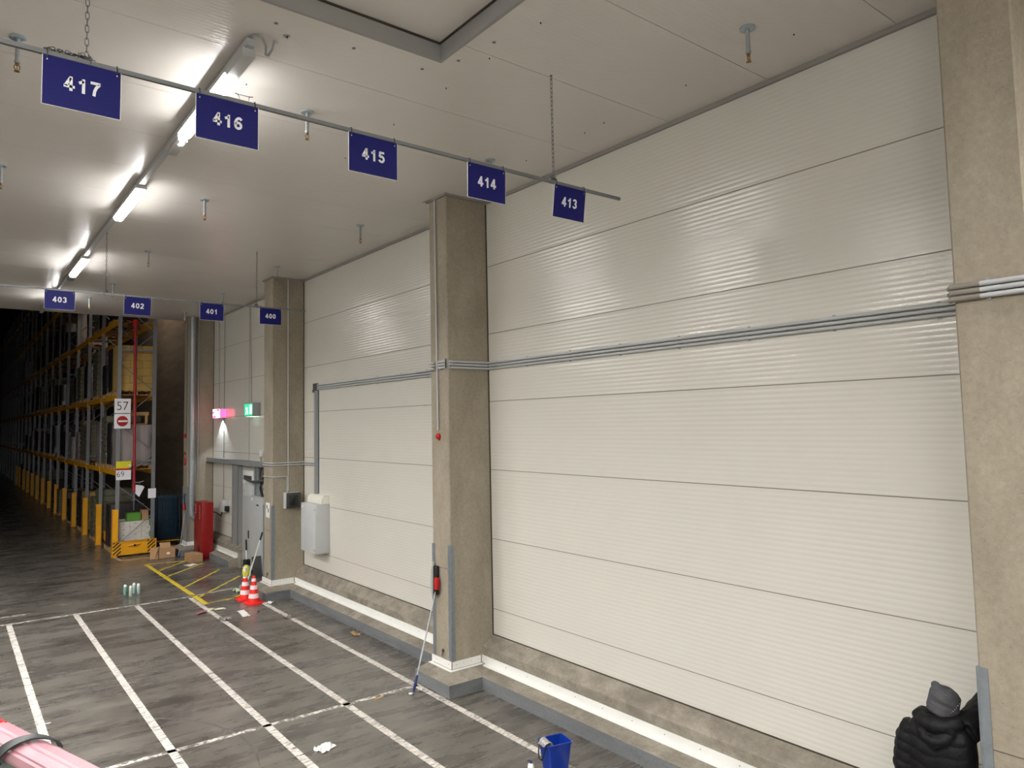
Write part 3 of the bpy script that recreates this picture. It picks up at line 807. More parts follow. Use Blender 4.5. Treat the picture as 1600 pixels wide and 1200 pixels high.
# on the pillar with the switch box
y3 = 14.23
pipes('conduit', [[(5.665, y3-0.015, CZ-0.02), (5.675, y3-0.015, 2.10)]], 0.0125, 'long upright conduit down to the black switch box', clips=[(5.65, 5.69, y3-0.008, y3, z, z+0.012) for z in (2.5, 3.4, 4.4, 5.6)])
pipes('conduit_bundle', [[(PX-0.016, 14.71, z), (PX-0.016, 14.25, z), (PX-0.006, 14.215, z), (PX+0.03, 14.213, z), (5.99, 14.213, z), (6.0, 14.19, z), (6.0, 13.66, z)] for z in (2.672, 2.628)], 0.013, 'two thin conduits crossing the pillar by the traffic cones')
pipes('conduit', [[(PX-0.016, 14.71, 2.392), (PX-0.016, 14.24, 2.392), (PX+0.0, 14.215, 2.392), (5.635, 14.213, 2.392), (5.648, 14.213, 2.38), (5.650, 14.213, 2.07)]], 0.010, 'single thin conduit bending down into the black switch box')
bm = B(); t = thing('switch_box', (5.72, y3-0.07, 1.745), 'black-fronted grey switch box on the concrete pillar', 'electrical box')
bbox_(bm, 5.575, 5.895, y3-0.10, y3-0.0, 1.745, 2.065, 0.008); link('back_box', bm, GREYP, t)
bm = B(); bbox_(bm, 5.60, 5.90, y3-0.125, y3-0.098, 1.75, 2.06, 0.006); link('cover', bm, mat('charcoal_plastic', (52, 53, 50), rough=0.35), t)
bm = B(); bbox_(bm, 5.655, 5.845, y3-0.133, y3-0.122, 1.80, 2.01, 0.004); link('window', bm, mat('smoked_window', (38, 40, 38), rough=0.12), t)
bm = B(); cyl(bm, (5.66, y3-0.03, 2.06), (5.66, y3-0.03, 2.10), 0.02, 10); cyl(bm, (5.685, y3-0.03, 2.06), (5.685, y3-0.03, 2.10), 0.02, 10); link('cable_gland', bm, GREYD, t)
# small punched label and lower guard bits on that pillar
t = thing('label_plate', (PX-0.003, 14.45, 1.56), 'white plate with two black slots on the pillar corner', 'plate')
bm = B(); bbox_(bm, PX-0.008, PX, 14.36, 14.56, 1.56, 1.86, 0.003); link('plate', bm, WHITE, t)
for yy, zz in ((14.49, 1.775), (14.42, 1.705)):
    bm = B(); box(bm, PX-0.0095, PX-0.0075, yy-0.022, yy+0.022, zz-0.04, zz+0.04); link('slot', bm, BLACK, t)

# ---- cable duct and wall cabinet
bm = B(); t = thing('cable_duct', (6.0, 13.53, 2.05), 'upright galvanised cable duct above the grey wall cabinet', 'duct')
box(bm, WX-0.055, WX, 13.485, 13.585, 2.04, 4.13); link('tray', bm, GALV, t)
bm = B(); box(bm, WX-0.014, WX-0.0, 13.468, 13.485, 2.05, 4.13); link('tray_lip', bm, STEELD, t)
bm = B(); box(bm, WX-0.05, WX, 13.50, 13.66, 4.125, 4.28); box(bm, WX-0.06, WX-0.01, 13.62, 13.67, 4.10, 4.16); link('corner_piece', bm, STEELD, t)
t = thing('wall_cabinet', (5.83, 13.34, 0.95), 'large light grey electrical cabinet mounted on the wall panels', 'cabinet')
CY0, CY1, CX0 = 12.985, 13.70, 5.735
bm = B(); bbox_(bm, CX0+0.02, WX, CY0, CY1, 0.955, 1.895, 0.006); link('body', bm, GREYP, t)
bm = B(); bbox_(bm, CX0, CX0+0.022, CY0+0.004, CY1-0.004, 0.96, 1.89, 0.005); d = link('door', bm, GREYP, t)
for zz in (1.80, 1.03):
    bm = B(); cyl(bm, (CX0, CY0+0.06, zz), (CX0-0.006, CY0+0.06, zz), 0.014, 12); link('lock', bm, GREYD, d)
bm = B(); box(bm, CX0-0.0012, CX0, CY1-0.10, CY1-0.04, 1.80, 1.85); link('sticker', bm, WHITE, d)
t = thing('cable_cover', (5.92, 13.40, 1.90), 'white rounded cover sitting on top of the grey wall cabinet', 'cover')
bm = B(); prism(bm, [(WX, 1.9), (WX-0.17, 1.9), (WX-0.17, 1.96), (WX-0.15, 2.02), (WX-0.10, 2.055), (WX, 2.06)], 'y', 13.0, 13.66); link('hood', bm, mat('cover_white', (222, 220, 208), rough=0.5), t)

# ================================================================== THE FAR DOOR BAY
# steel header beam
t = thing('steel_beam', (5.97, 18.5, 2.45), 'grey steel beam across the wall above the far doorway', 'beam')
bm = B(); prism(bm, [(5.84, 2.49), (6.02, 2.49), (6.02, 2.60), (5.84, 2.60), (5.84, 2.588), (6.008, 2.588), (6.008, 2.502), (5.84, 2.502)], 'y', 14.75, 20.59)
box(bm, 5.842, 5.848, 14.75, 20.59, 2.488, 2.602); link('channel', bm, GREYD, t)
bm = B(); box(bm, 5.83, 6.02, 20.45, 20.595, 2.47, 2.495); link('bracket', bm, STEELD, t)
t = thing('steel_post', (5.97, 18.28, 0.33), 'grey steel post under the beam beside the far doorway', 'post')
bm = B(); box(bm, 5.90, 6.02, 18.06, 18.50, 0.36, 2.488); link('post_box', bm, GREYD, t)
bm = B(); box(bm, 5.895, 5.90, 18.055, 18.075, 0.36, 2.488); box(bm, 5.895, 5.90, 18.485, 18.505, 0.36, 2.488); link('edge_angle', bm, STEELD, t)
bm = B(); prism(bm, [(5.84, 0.0), (6.022, 0.0), (6.022, 0.55), (5.95, 0.50), (5.84, 0.42)], 'y', 17.62, 17.87)
struct('baseboard_doorway', bm, RAW)
# tall control cabinet
t = thing('control_cabinet', (5.9, 16.4, 0.0), 'tall light grey control cabinet standing in the far doorway niche', 'cabinet')
bm = B(); bbox_(bm, 5.82, 6.015, 15.45, 16.92, 0.10, 1.80, 0.006); bbox_(bm, 5.87, 6.015, 16.90, 17.44, 0.06, 2.03, 0.006); link('body', bm, GREYP, t)
bm = B(); bbox_(bm, 5.795, 5.822, 15.50, 17.40, 0.12, 1.785, 0.004); d = link('door', bm, mat('cabinet_door_grey', (176, 178, 178), rough=0.35), t)
bm = B(); box(bm, 5.785, 5.797, 16.93, 16.99, 0.80, 0.98); link('handle', bm, BLACK, d)
bm = B(); box(bm, 5.790, 5.797, 16.30, 16.42, 1.60, 1.635); link('badge', bm, BLACK, d)
bm = B(); box(bm, 5.7935, 5.796, 16.68, 16.80, 1.70, 1.76); link('sticker', bm, WHITE, d)
for zz in (1.66, 0.92, 0.28):
    bm = B(); box(bm, 5.78, 5.80, 15.86, 15.92, zz-0.035, zz+0.035); link('hinge', bm, BLACK, d)
bm = B(); box(bm, 5.80, 6.01, 15.47, 16.75, 0.0, 0.10); box(bm, 5.86, 6.01, 16.75, 17.40, 0.0, 0.06); link('plinth', bm, BLACK, t)
t = thing('ventilation_unit', (5.94, 17.5, 1.82), 'white wall unit with a dark slot above the control cabinet', 'unit')
bm = B(); bbox_(bm, 5.93, 6.02, 17.06, 17.80, 2.035, 2.36, 0.006); link('housing', bm, WHITE, t)
bm = B(); box(bm, 5.922, 5.931, 17.15, 17.72, 2.14, 2.24); link('slot', bm, STEELD, t)
bm = B(); box(bm, 5.90, 6.02, 17.02, 17.46, 2.032, 2.10); link('lower_panel', bm, GREYP, t)
t = thing('cable_ladder', (5.95, 16.75, 1.81), 'galvanised upright cable tray with dark cables above the control cabinet', 'tray')
bm = B(); box(bm, 5.90, 6.02, 16.66, 16.72, 1.81, 2.487); box(bm, 5.90, 6.02, 16.86, 16.92, 1.81, 2.487); box(bm, 6.0, 6.02, 16.72, 16.86, 1.81, 2.487); link('side_rail', bm, GALV, t)
bm = B(); box(bm, 5.93, 6.02, 15.6, 16.62, 2.10, 2.487); link('niche_shade', bm, mat('shade_grey', (92, 90, 84), rough=0.7), t)  # dark plate in place of the niche, its shade put into the colour
for k, (ya, yb) in enumerate(((16.45, 16.2), (16.35, 16.5), (16.2, 15.9), (16.05, 16.0), (15.95, 16.25))):
    bm = B(); tube(bm, [(5.93, ya, 1.80), (5.89, ya+0.02, 2.0), (5.88, (ya+yb)/2, 2.15), (5.89, yb, 2.3), (5.93, yb, 2.486)], 0.016, 8); link('cable', bm, BLACK, t)
bm = B(); tube(bm, [(5.90, 17.6, 2.17), (5.86, 17.0, 2.12), (5.86, 16.5, 2.15), (5.88, 15.9, 2.22)], 0.028, 8); link('hose', bm, STEELD, t)
t = thing('socket_box', (5.99, 16.6, 2.66), 'small white sensor box on the wall above the steel beam', 'box')
bm = B(); bbox_(bm, 5.97, 6.02, 16.62, 16.76, 2.72, 2.86, 0.01); link('cover', bm, WHITE, t)
bm = B(); tube(bm, [(5.99, 16.66, 2.74), (5.97, 16.66, 2.70), (5.985, 16.66, 2.605)], 0.008, 6); link('cable', bm, STEELD, t)
pipes('conduit', [[(WX-0.02, 19.58, CZ-0.03), (WX-0.02, 19.58, 2.62)], [(WX-0.02, 19.58, 2.47), (WX-0.02, 19.58, 1.50)]], 0.009, 'thin upright conduit on the far wall ending at a small box', m=PVCD)
pipes('conduit', [[(WX-0.02, 20.07, CZ-0.03), (WX-0.02, 20.02, 3.95)]], 0.009, 'thin upright conduit above the glowing red sign', m=PVCD)
pipes('conduit', [[(WX-0.02, 17.52, CZ-0.03), (WX-0.02, 17.42, 4.02)]], 0.009, 'thin upright conduit above the green exit sign', m=PVCD)
t = thing('isolator_box', (5.97, 19.3, 1.2), 'small grey isolator box on the wall right of the red cabinet', 'box')
bm = B(); bbox_(bm, 5.90, WX, 19.22, 19.60, 1.19, 1.50, 0.008); link('body', bm, GREYP, t)
bm = B(); bbox_(bm, 5.92, WX-0.01, 19.10, 19.21, 1.22, 1.36, 0.006); link('plug', bm, BLACK, t)
bm = B(); tube(bm, [(5.93, 19.42, 1.19), (5.92, 19.5, 1.08), (5.92, 19.95, 1.13), (5.90, 20.3, 1.12), (5.8, 20.5, 0.98), (5.72, 20.1, 0.92), (5.70, 19.75, 0.90)], 0.016, 8); link('cable', bm, BLACK, t)
# exit sign
EXG = mat('exit_green_lit', (30, 170, 100), rough=0.4, emit=1.3, emitcol=(0.03, 0.55, 0.26))
EXW = mat('exit_white_lit', (235, 255, 245), rough=0.4, emit=1.7, emitcol=(0.75, 1.0, 0.9))
t = thing('exit_sign', (5.9, 17.12, 3.68), 'green lit emergency exit sign on the far wall', 'sign')
X0 = 5.83
bm = B(); bbox_(bm, X0, WX, 16.82, 17.42, 3.68, 4.005, 0.006); link('housing', bm, mat('sign_housing', (150, 152, 150), rough=0.5), t)
bm = B(); box(bm, X0-0.004, X0, 16.84, 17.40, 3.70, 3.985); fc_ = link('face', bm, EXG, t)
bm = B()      # pictogram: running figure, door leaf and arrow
def face_poly(bm, pts): prism(bm, [(y, z) for y, z in pts], 'x', X0-0.0065, X0-0.004)
face_poly(bm, [(16.88, 3.74), (17.02, 3.74), (17.02, 3.95), (16.88, 3.95)])
tube(bm, [(X0-0.006, 17.24, 3.93), (X0-0.006, 17.24, 3.928)], 0.018, 10)
for seg in (((17.235, 3.90), (17.20, 3.83)), ((17.20, 3.83), (17.25, 3.78)), ((17.25, 3.78), (17.30, 3.74)), ((17.20, 3.83), (17.15, 3.79)), ((17.15, 3.79), (17.16, 3.73)), ((17.235, 3.89), (17.16, 3.87)), ((17.235, 3.89), (17.30, 3.85))):
    (a, b), (c, d_) = seg; tube(bm, [(X0-0.006, a, b), (X0-0.006, c, d_)], 0.010, 6)
link('pictogram', bm, EXW, fc_)
bm = B(); box(bm, X0+0.02, WX-0.02, 16.86, 17.38, 3.672, 3.68); link('downlight', bm, EXW, t)
# red fire sign, lit, with a downlight on the wall
t = thing('fire_equipment_sign', (5.9, 19.7, 3.69), 'glowing pink and red fire sign above the red cabinet', 'sign')
RL = mat('red_sign_lit', (230, 30, 70), rough=0.4, emit=5.0, emitcol=(1.0, 0.05, 0.16))
WL = mat('white_sign_lit', (255, 235, 240), rough=0.4, emit=6.0, emitcol=(1.0, 0.86, 0.90))
bm = B(); bbox_(bm, X0+0.01, WX, 19.40, 20.02, 3.68, 3.93, 0.006); link('housing', bm, WHITE, t)
bm = B(); box(bm, X0+0.004, X0+0.01, 19.42, 20.0, 3.69, 3.92); link('face', bm, WL, t)
bm = B(); box(bm, X0, X0+0.004, 19.42, 19.66, 3.86, 3.92); box(bm, X0, X0+0.004, 19.72, 19.98, 3.69, 3.75); box(bm, X0, X0+0.004, 19.85, 19.99, 3.80, 3.86); link('pictogram', bm, RL, t)
bm = B(); box(bm, X0+0.02, WX-0.01, 19.39, 19.40, 3.70, 3.91); box(bm, X0+0.02, WX-0.01, 20.02, 20.03, 3.70, 3.91); link('side_glow', bm, RL, t)
ld = bpy.data.lights.new('downlight', 'SPOT'); ld.energy = 60; ld.spot_size = math.radians(100); ld.spot_blend = 0.25; ld.color = (0.86, 0.92, 1.0); ld.shadow_soft_size = 0.02
lo = bpy.data.objects.new('downlight', ld); COL.objects.link(lo); lo.parent = t; lo.location = (0.0, 0.02, -0.03)
lo.rotation_euler = (0, math.radians(-14), 0)

# red fire cabinet
t = thing('fire_cabinet', (5.55, 19.75, 0.0), 'tall red floor-standing fire cabinet with white lettering', 'cabinet')
bm = B(); bbox_(bm, 5.40, 5.70, 19.42, 20.12, 0.0, 1.46, 0.006); link('body', bm, mat('cabinet_red', (136, 10, 12), rough=0.38), t)
bm = B(); prism(bm, [(19.48, 0.05), (19.62, 0.05), (19.62, 0.27), (19.59, 0.32), (19.52, 0.34), (19.49, 0.30)], 'x', 5.394, 5.402)
bmesh.ops.translate(bm, verts=bm.verts[:], vec=(0, 0.12, 0)); link('hose_cutout', bm, BLACK, t)
bm = B()      # worn, unreadable white lettering down its left face
rnd = random.Random(5)
for k in range(9):
    z = 1.40-k*0.042; y = 19.60+rnd.uniform(-0.012, 0.012)
    box(bm, 5.397, 5.4005, y-0.028, y-0.012, z-0.03, z); box(bm, 5.397, 5.4005, y-0.028, y+0.028, z-0.012, z-0.003) if k % 2 else box(bm, 5.397, 5.4005, y+0.006, y+0.024, z-0.028, z-0.008)
for k in range(5):
    z = 1.39-k*0.05; y = 19.98+rnd.uniform(-0.01, 0.01)
    box(bm, 5.397, 5.4005, y-0.03, y-0.012, z-0.035, z); box(bm, 5.397, 5.4005, y-0.012, y+0.03, z-0.02, z-0.008)
link('lettering', bm, mat('faded_white', (205, 170, 166), rough=0.5), t)
# ---- things on the farthest pillar
y4 = 20.60
t = thing('air_duct', (5.44, y4-0.07, 1.0), 'silver round duct running up the farthest pillar', 'duct')
bm = B(); dx, dy = 5.425, y4-0.085
tube(bm, [(dx, dy, CZ-0.01), (dx, dy, 1.16), (dx+0.015, dy, 1.06), (dx+0.07, dy, 0.98), (dx+0.16, dy, 0.94), (dx+0.24, dy, 0.93)], 0.068, 20)
link('duct_pipe', bm, GALV, t)
bm = B()
for z in (1.6, 2.5, 3.4, 4.3, 5.2, 6.1): lathe(bm, [(0.0685, -0.02), (0.072, -0.016), (0.072, 0.016), (0.0685, 0.02)], (dx, dy, z), 20, cap=False)
link('joint_band', bm, GALV, t)
pipes('conduit', [[(5.60, y4-0.03, CZ-0.02), (5.60, y4-0.03, 2.0)]], 0.018, 'pale upright pipe beside the silver duct on the farthest pillar', clips=[(5.57, 5.63, y4-0.012, y4, z, z+0.02) for z in (5.8, 2.3, 1.9)], m=GALV)
pipes('conduit', [[(PX-0.012, 20.72, CZ-0.02), (PX-0.012, 20.72, 3.27)]], 0.007, 'hair-thin cable down the aisle face of the farthest pillar', m=STEELD)
t = thing('push_alarm', (PX, 20.80, 3.2), 'small dark red alarm high on the farthest pillar', 'alarm')
bm = B(); bbox_(bm, PX-0.06, PX, 20.74, 20.90, 3.17, 3.27, 0.01); link('body', bm, REDD, t)
t = thing('fire_hose_sign', (PX, 20.83, 2.35), 'small red hose symbol sign on the farthest pillar', 'sign')
bm = B(); tube(bm, [(PX-0.006, 20.80, 2.72), (PX-0.012, 20.80, 2.715)], 0.075, 18); link('disc', bm, RED, t)
bm = B(); tube(bm, [(PX-0.01, 20.88, 2.68), (PX-0.01, 20.88, 2.46), (PX-0.01, 20.83, 2.40), (PX-0.01, 20.76, 2.44), (PX-0.01, 20.74, 2.60)], 0.012, 8); link('hose_loop', bm, RED, t)
t = thing('grip_tool', (PX-0.03, 20.80, 1.05), 'blue and red tool hung on the farthest pillar', 'tool')
bm = B(); box(bm, PX-0.02, PX, 20.70, 20.92, 1.58, 1.62); link('hook_rail', bm, STEELD, t)
bm = B(); tube(bm, [(PX-0.04, 20.80, 1.57), (PX-0.045, 20.80, 1.34)], 0.035, 10, rs=[0.025, 0.04]); link('head', bm, mat('tool_blue', (50, 84, 112), rough=0.5), t)
bm = B(); tube(bm, [(PX-0.045, 20.76, 1.35), (PX-0.045, 20.72, 1.18)], 0.04, 10); link('grip', bm, REDD, t)
t = thing('squeegee', (5.0, 20.55, 0.0), 'thin long-handled squeegee leaning on the farthest pillar', 'squeegee')
bm = B(); tube(bm, [(5.05, 20.27, 0.02), (PX-0.022, 20.76, 1.10)], 0.011, 8); link('handle', bm, GALV, t)
bm = B(); tube(bm, [(5.05, 20.27, 0.0), (5.085, 20.335, 0.14)], 0.018, 8); link('grip', bm, mat('navy_plastic', (28, 40, 96), rough=0.5), t)

# ================================================================== RACKING
RX0, RX1 = 3.70, 4.72
RGREY = mat('rack_steel', (122, 125, 129), rough=0.45, metal=0.3)
ry = [21.56+2.60*k for k in range(21)]
rack = thing('pallet_rack', (4.2, 21.5, 0.0), 'very long pallet rack with grey uprights and yellow beams, vanishing into the dark', 'rack')
RH = 11.6
def post(x, y):
    bm = B()
    prism(bm, [(x-0.05, y-0.04), (x+0.05, y-0.04), (x+0.05, y-0.025), (x+0.022, y-0.025), (x+0.022, y+0.035), (x+0.038, y+0.035), (x+0.038, y+0.045), (x-0.038, y+0.045), (x-0.038, y+0.035), (x-0.022, y+0.035), (x-0.022, y-0.025), (x-0.05, y-0.025)], 'z', 0.0, RH)
    box(bm, x-0.07, x+0.07, y-0.06, y+0.06, 0.0, 0.012)
    return bm
for i, y in enumerate(ry):
    link('upright', post(RX0+0.06, y), RGREY, rack); link('upright', post(RX1-0.06, y), RGREY, rack)
    bm = B(); a, b = RX0+0.06, RX1-0.06
    for z in (2.55, 5.62, 8.7): box(bm, a, b, y-0.018, y+0.018, z-0.025, z+0.025)
    z = 0.28; s = 0
    while z < RH-1:
        p, q = ((a, b) if s % 2 == 0 else (b, a))
        z2 = z+0.78
        tube(bm, [(p, y+0.01, z), (q, y+0.01, z2)], 0.013, 6); z = z2+0.06; s += 1
    link('bracing', bm, RGREY, rack)
ZB = [2.30, 4.37, 6.47, 8.55, 10.6]
far_bm = B()
for i in range(len(ry)-1):
    for z in ZB:
        for x in (RX0+0.02, RX1-0.07):
            bm = B() if i < 8 else far_bm
            box(bm, x, x+0.05, ry[i]+0.03, ry[i+1]-0.03, z-0.13, z)
            box(bm, x-0.006, x+0.056, ry[i]+0.025, ry[i]+0.045, z-0.19, z+0.02); box(bm, x-0.006, x+0.056, ry[i+1]-0.045, ry[i+1]-0.025, z-0.19, z+0.02)
            if i < 8: link('beam', bm, YEL, rack)
o = link('beam', far_bm, YEL, rack); o['kind'] = 'stuff'
bm0 = None
for i, y in enumerate(ry[:14]):
    bm = B(); h = 1.26 if i == 0 else 1.20
    prism(bm, [(RX0-0.055, y-0.085), (RX0+0.085, y-0.085), (RX0+0.085, y-0.070), (RX0-0.040, y-0.070), (RX0-0.040, y+0.075), (RX0-0.055, y+0.075)], 'z', 0, h)
    box(bm, RX0-0.07, RX0+0.10, y-0.10, y+0.09, 0, 0.012)
    link('upright_guard', bm, YEL, rack)
# end barrier with hazard stripes
t = thing('end_barrier', (4.18, 21.32, 0.0), 'yellow steel barrier with black hazard stripes at the rack end', 'barrier')
BY = 21.36
bm = B(); bbox_(bm, 3.63, 4.73, BY-0.02, BY+0.03, 0.04, 0.41, 0.004, seg=1); box(bm, 3.63, 4.73, BY-0.05, BY+0.03, 0.395, 0.41)
for x in (3.66, 4.62): box(bm, x, x+0.08, BY-0.02, BY+0.08, 0.0, 0.06)
link('board', bm, YEL, t)
bm = B()
for xa, sg in ((3.64, 1), (4.50, 1)):
    w = 0.20
    for k in range(-2, 5):
        # parallelogram clipped to the patch
        z0 = 0.05+k*0.095; pts = []
        for (x, z) in ((xa, z0), (xa+w, z0+0.17), (xa+w, z0+0.215), (xa, z0+0.045)): pts.append((x, z))
        def clip(pts, f, g):
            out = []
            for i in range(len(pts)):
                p, q = pts[i-1], pts[i]
                fp, fq = f(p), f(q)
                if (fp >= 0) != (fq >= 0):
                    u = fp/(fp-fq); out.append((p[0]+(q[0]-p[0])*u, p[1]+(q[1]-p[1])*u))
                if fq >= 0: out.append(q)
            return out
        pts = clip(pts, lambda p: p[1]-0.055, None)
        if len(pts) > 2: pts = clip(pts, lambda p: 0.39-p[1], None)
        if len(pts) > 2: prism(bm, pts, 'y', BY-0.0225, BY-0.0195)
link('hazard_stripe', bm, BLACK, t)
bm = B(); tube(bm, [(4.02, BY-0.03, 0.275), (4.06, BY-0.05, 0.29), (4.17, BY-0.055, 0.295), (4.28, BY-0.05, 0.31), (4.31, BY-0.03, 0.305)], 0.022, 10); link('handle', bm, YEL, t)
bm = B(); tube(bm, [(4.17, BY-0.056, 0.285), (4.17, BY-0.085, 0.285)], 0.03, 12); link('socket', bm, BLACK, t)
# plates on the rack end
t = thing('aisle_sign', (3.86, 21.40, 3.86), 'white plate with the number 57 above the no-entry sign', 'sign')
bm = B(); bbox_(bm, 3.645, 4.055, 21.505, 21.515, 3.865, 4.265, 0.002, seg=1); p = link('plate', bm, SIGNW, t)
bm = text_bm('57', 0.345, -0.004, 0.0005, 0.90); bmesh.ops.translate(bm, verts=bm.verts[:], vec=(3.85, 21.503, 4.065)); link('number', bm, BLACK, p)
t = thing('no_entry_sign', (3.86, 21.40, 3.44), 'red and white no-entry sign under the 57 plate', 'sign')
bm = B(); bbox_(bm, 3.645, 4.055, 21.505, 21.515, 3.445, 3.845, 0.002, seg=1); p = link('plate', bm, SIGNW, t)
bm = B(); lathe(bm, [(0.142, 0), (0.142, 0.002)], (0,0,0), 40); bmesh.ops.rotate(bm, verts=bm.verts[:], cent=(0,0,0), matrix=Matrix.Rotation(PI/2, 3, 'X')); bmesh.ops.translate(bm, verts=bm.verts[:], vec=(3.85, 21.505, 3.645)); link('disc', bm, RED, p)
bm = B(); box(bm, 3.74, 3.96, 21.3965, 21.5035, 3.622, 3.668); link('bar', bm, SIGNW, p)
t = thing('aisle_sign', (3.9, 21.40, 2.05), 'white plate numbered 69 with a yellow sticker and red stripe', 'sign')
bm = B(); bbox_(bm, 3.715, 4.09, 21.505, 21.515, 2.045, 2.35, 0.002, seg=1); p = link('plate', bm, SIGNW, t)
bm = text_bm('69', 0.22, -0.002, 0.0005, 0.9); bmesh.ops.translate(bm, verts=bm.verts[:], vec=(3.825, 21.503, 2.20)); link('number', bm, BLACK, p)
bm = B(); box(bm, 3.715, 4.09, 21.502, 21.505, 2.31, 2.36); link('stripe', bm, RED, p)
bm = B(); box(bm, 3.715, 4.09, 21.503, 21.515, 2.36, 2.55); link('sticker', bm, mat('yellow_sticker', (206, 200, 26), rough=0.5), p)
bm = B(); box(bm, 4.02, 4.07, 21.396, 21.503, 2.40, 2.45); link('patch', bm, SIGNW, p)
t = thing('small_plate', (4.62, 21.42, 1.50), 'small blank white plate on the right upright of the rack end', 'plate')
bm = B(); bbox_(bm, 4.53, 4.735, 21.505, 21.515, 1.50, 1.765, 0.002, seg=1); link('plate', bm, SIGNW, t)
t = thing('hanging_tag', (4.28, 21.40, 1.60), 'crumpled white paper tag hanging by the red pipe', 'tag')
bm = B(); prism(bm, [(4.19, 1.66), (4.29, 1.56), (4.42, 1.82), (4.38, 1.86), (4.20, 1.90)], 'y', 21.44, 21.444); link('paper', bm, SIGNW, t)
bm = B(); tube(bm, [(4.17, 21.43, 1.97), (4.26, 21.43, 1.955), (4.32, 21.43, 1.97), (4.40, 21.43, 1.985)], 0.012, 6); tube(bm, [(4.30, 21.43, 1.96), (4.29, 21.44, 1.86)], 0.004, 6); link('tie', bm, GALV, t)
t = thing('red_pipe', (4.16, 21.47, 1.70), 'red sprinkler pipe running down the rack end', 'pipe')
bm = B(); tube(bm, [(4.13, 22.3, 6.42), (4.13, 21.52, 6.42), (4.13, 21.475, 6.38), (4.165, 21.475, 1.72)], 0.036, 14); link('pipe', bm, REDD, t)
bm = B(); tube(bm, [(4.13, 21.60, 6.42), (4.13, 21.50, 6.42), (4.132, 21.48, 6.25)], 0.06, 14); tube(bm, [(4.165, 21.47, 1.78), (4.165, 21.47, 1.71)], 0.045, 14); link('coupling', bm, RED, t)
bm = B(); tube(bm, [(4.165, 21.47, 1.71), (4.165, 21.47, 1.20)], 0.006, 6); link('drain_wire', bm, GALV, t)

# ---- pallets and loads
def pallet_bm(L=0.78, D=0.96):
    bm = B()
    for x in (-D/2+0.05, 0, D/2-0.05): 
        for y in (-L/2+0.05, 0, L/2-0.05): box(bm, x-0.05, x+0.05, y-0.05, y+0.05, 0.02, 0.105)
    for y in (-L/2+0.05, 0, L/2-0.05): box(bm, -D/2, D/2, y-0.05, y+0.05, 0.0, 0.02)
    for k in range(6):
        x = -D/2+0.06+k*(D-0.12)/5; box(bm, x-0.055, x+0.055, -L/2, L/2, 0.105, 0.127)
    return bm
WRAPD = mat('dark_wrap', (52, 48, 50), rough=0.25, bump=0.6, bscale=9, stretch=(1, 1, 0.15), var=0.3, vscale=6)
WRAPC = mat('clear_wrapped_goods', (150, 140, 138), rough=0.25, bump=0.7, bscale=8, stretch=(1, 1, 0.15), var=0.2, vscale=5)
CRATE = mat('crate_pale', (104, 100, 82), rough=0.6)
TANC = mat('tan_cartons', (178, 146, 80), rough=0.7, var=0.1)
def load(kind, h, label, group=None, L=0.76, D=0.94):
    t = thing('pallet_load', (0, 0, 0), label, 'pallet load', group)
    link('pallet', pallet_bm(L+0.02, D+0.02), WOOD, t, local=True)
    bm = B(); rnd = random.Random(hash(label) % 999 if False else len(label)*7+int(h*100))
    if kind in ('dark', 'clear'):
        n = 40; rings = []
        for j in range(9):
            z = 0.127+h*j/8; R = []
            for k in range(n):
                a = 2*PI*k/n; c, s = math.cos(a), math.sin(a)
                q = 1/max(abs(c), abs(s)); q = min(q, 1.30)
                jig = 1+rnd.uniform(-0.025, 0.015)
                R.append(bm.verts.new((c*q*D/2*jig, s*q*L/2*jig, z)))
            rings.append(R)
        for A, Q in zip(rings[:-1], rings[1:]): bridge(bm, A, Q, 0)
        bm.faces.new(rings[-1])
        link('wrapped_goods', bm, WRAPD if kind == 'dark' else WRAPC, t, local=True)
    elif kind == 'crates':
        n = max(2, int(h/0.16)); m = CRATE
        for j in range(n):
            z = 0.127+j*h/n
            for sx in (-1, 1):
                x0, x1 = (-D/2, -0.01) if sx < 0 else (0.01, D/2)
                bbox_(bm, x0, x1, -L/2, L/2, z+0.004, z+h/n-0.030, 0.006, seg=1); box(bm, x0+0.03, x1-0.03, -L/2+0.03, L/2-0.03, z+h/n-0.03, z+h/n+0.004)
        link('crates', bm, m, t, local=True)
    elif kind == 'tan':
        n = max(2, int(h/0.19))
        for j in range(n):
            z = 0.127+j*h/n; cut = [-D/2, -D/6, D/6, D/2] if j % 2 else [-D/2, 0.02, D/2]
            for a, b in zip(cut[:-1], cut[1:]):
                for ya, yb in ((-L/2, 0), (0, L/2)): bbox_(bm, a+0.003, b-0.003, ya+0.003, yb-0.003, z+0.002, z+h/n-0.002, 0.006, seg=1)
        link('cartons', bm, TANC, t, local=True)
    return t
G = 'dim wrapped pallet loads deep in the rack'
LD = 'dark film-wrapped pallet load deep in the shadowy rack'
protos = {'dark': load('dark', 1.15, LD, G), 'clear': load('clear', 1.25, LD, G), 'crates': load('crates', 1.35, LD, G), 'tan': load('tan', 1.3, LD, G)}
for p in protos.values(): p['_p'] = 1
used = set()
def put(kind, x, y, z, label=None, group=None, hs=1.0):
    p = protos[kind]
    if kind not in used:
        used.add(kind); p.location = (x, y, z); o = p
        if label: p['label'] = label; p['group'] = group or p['group']
        if label and not group: del p['group']
        if hs != 1: p.scale = (1, 1, hs)
    else:
        o = dup(p, (x, y, z)); o['label'] = label or LD
        if group or not label: o['group'] = group or G
        elif 'group' in o: del o['group']
        o.scale = (1, 1, hs)
    return o
XC = 4.21
rn = random.Random(11)
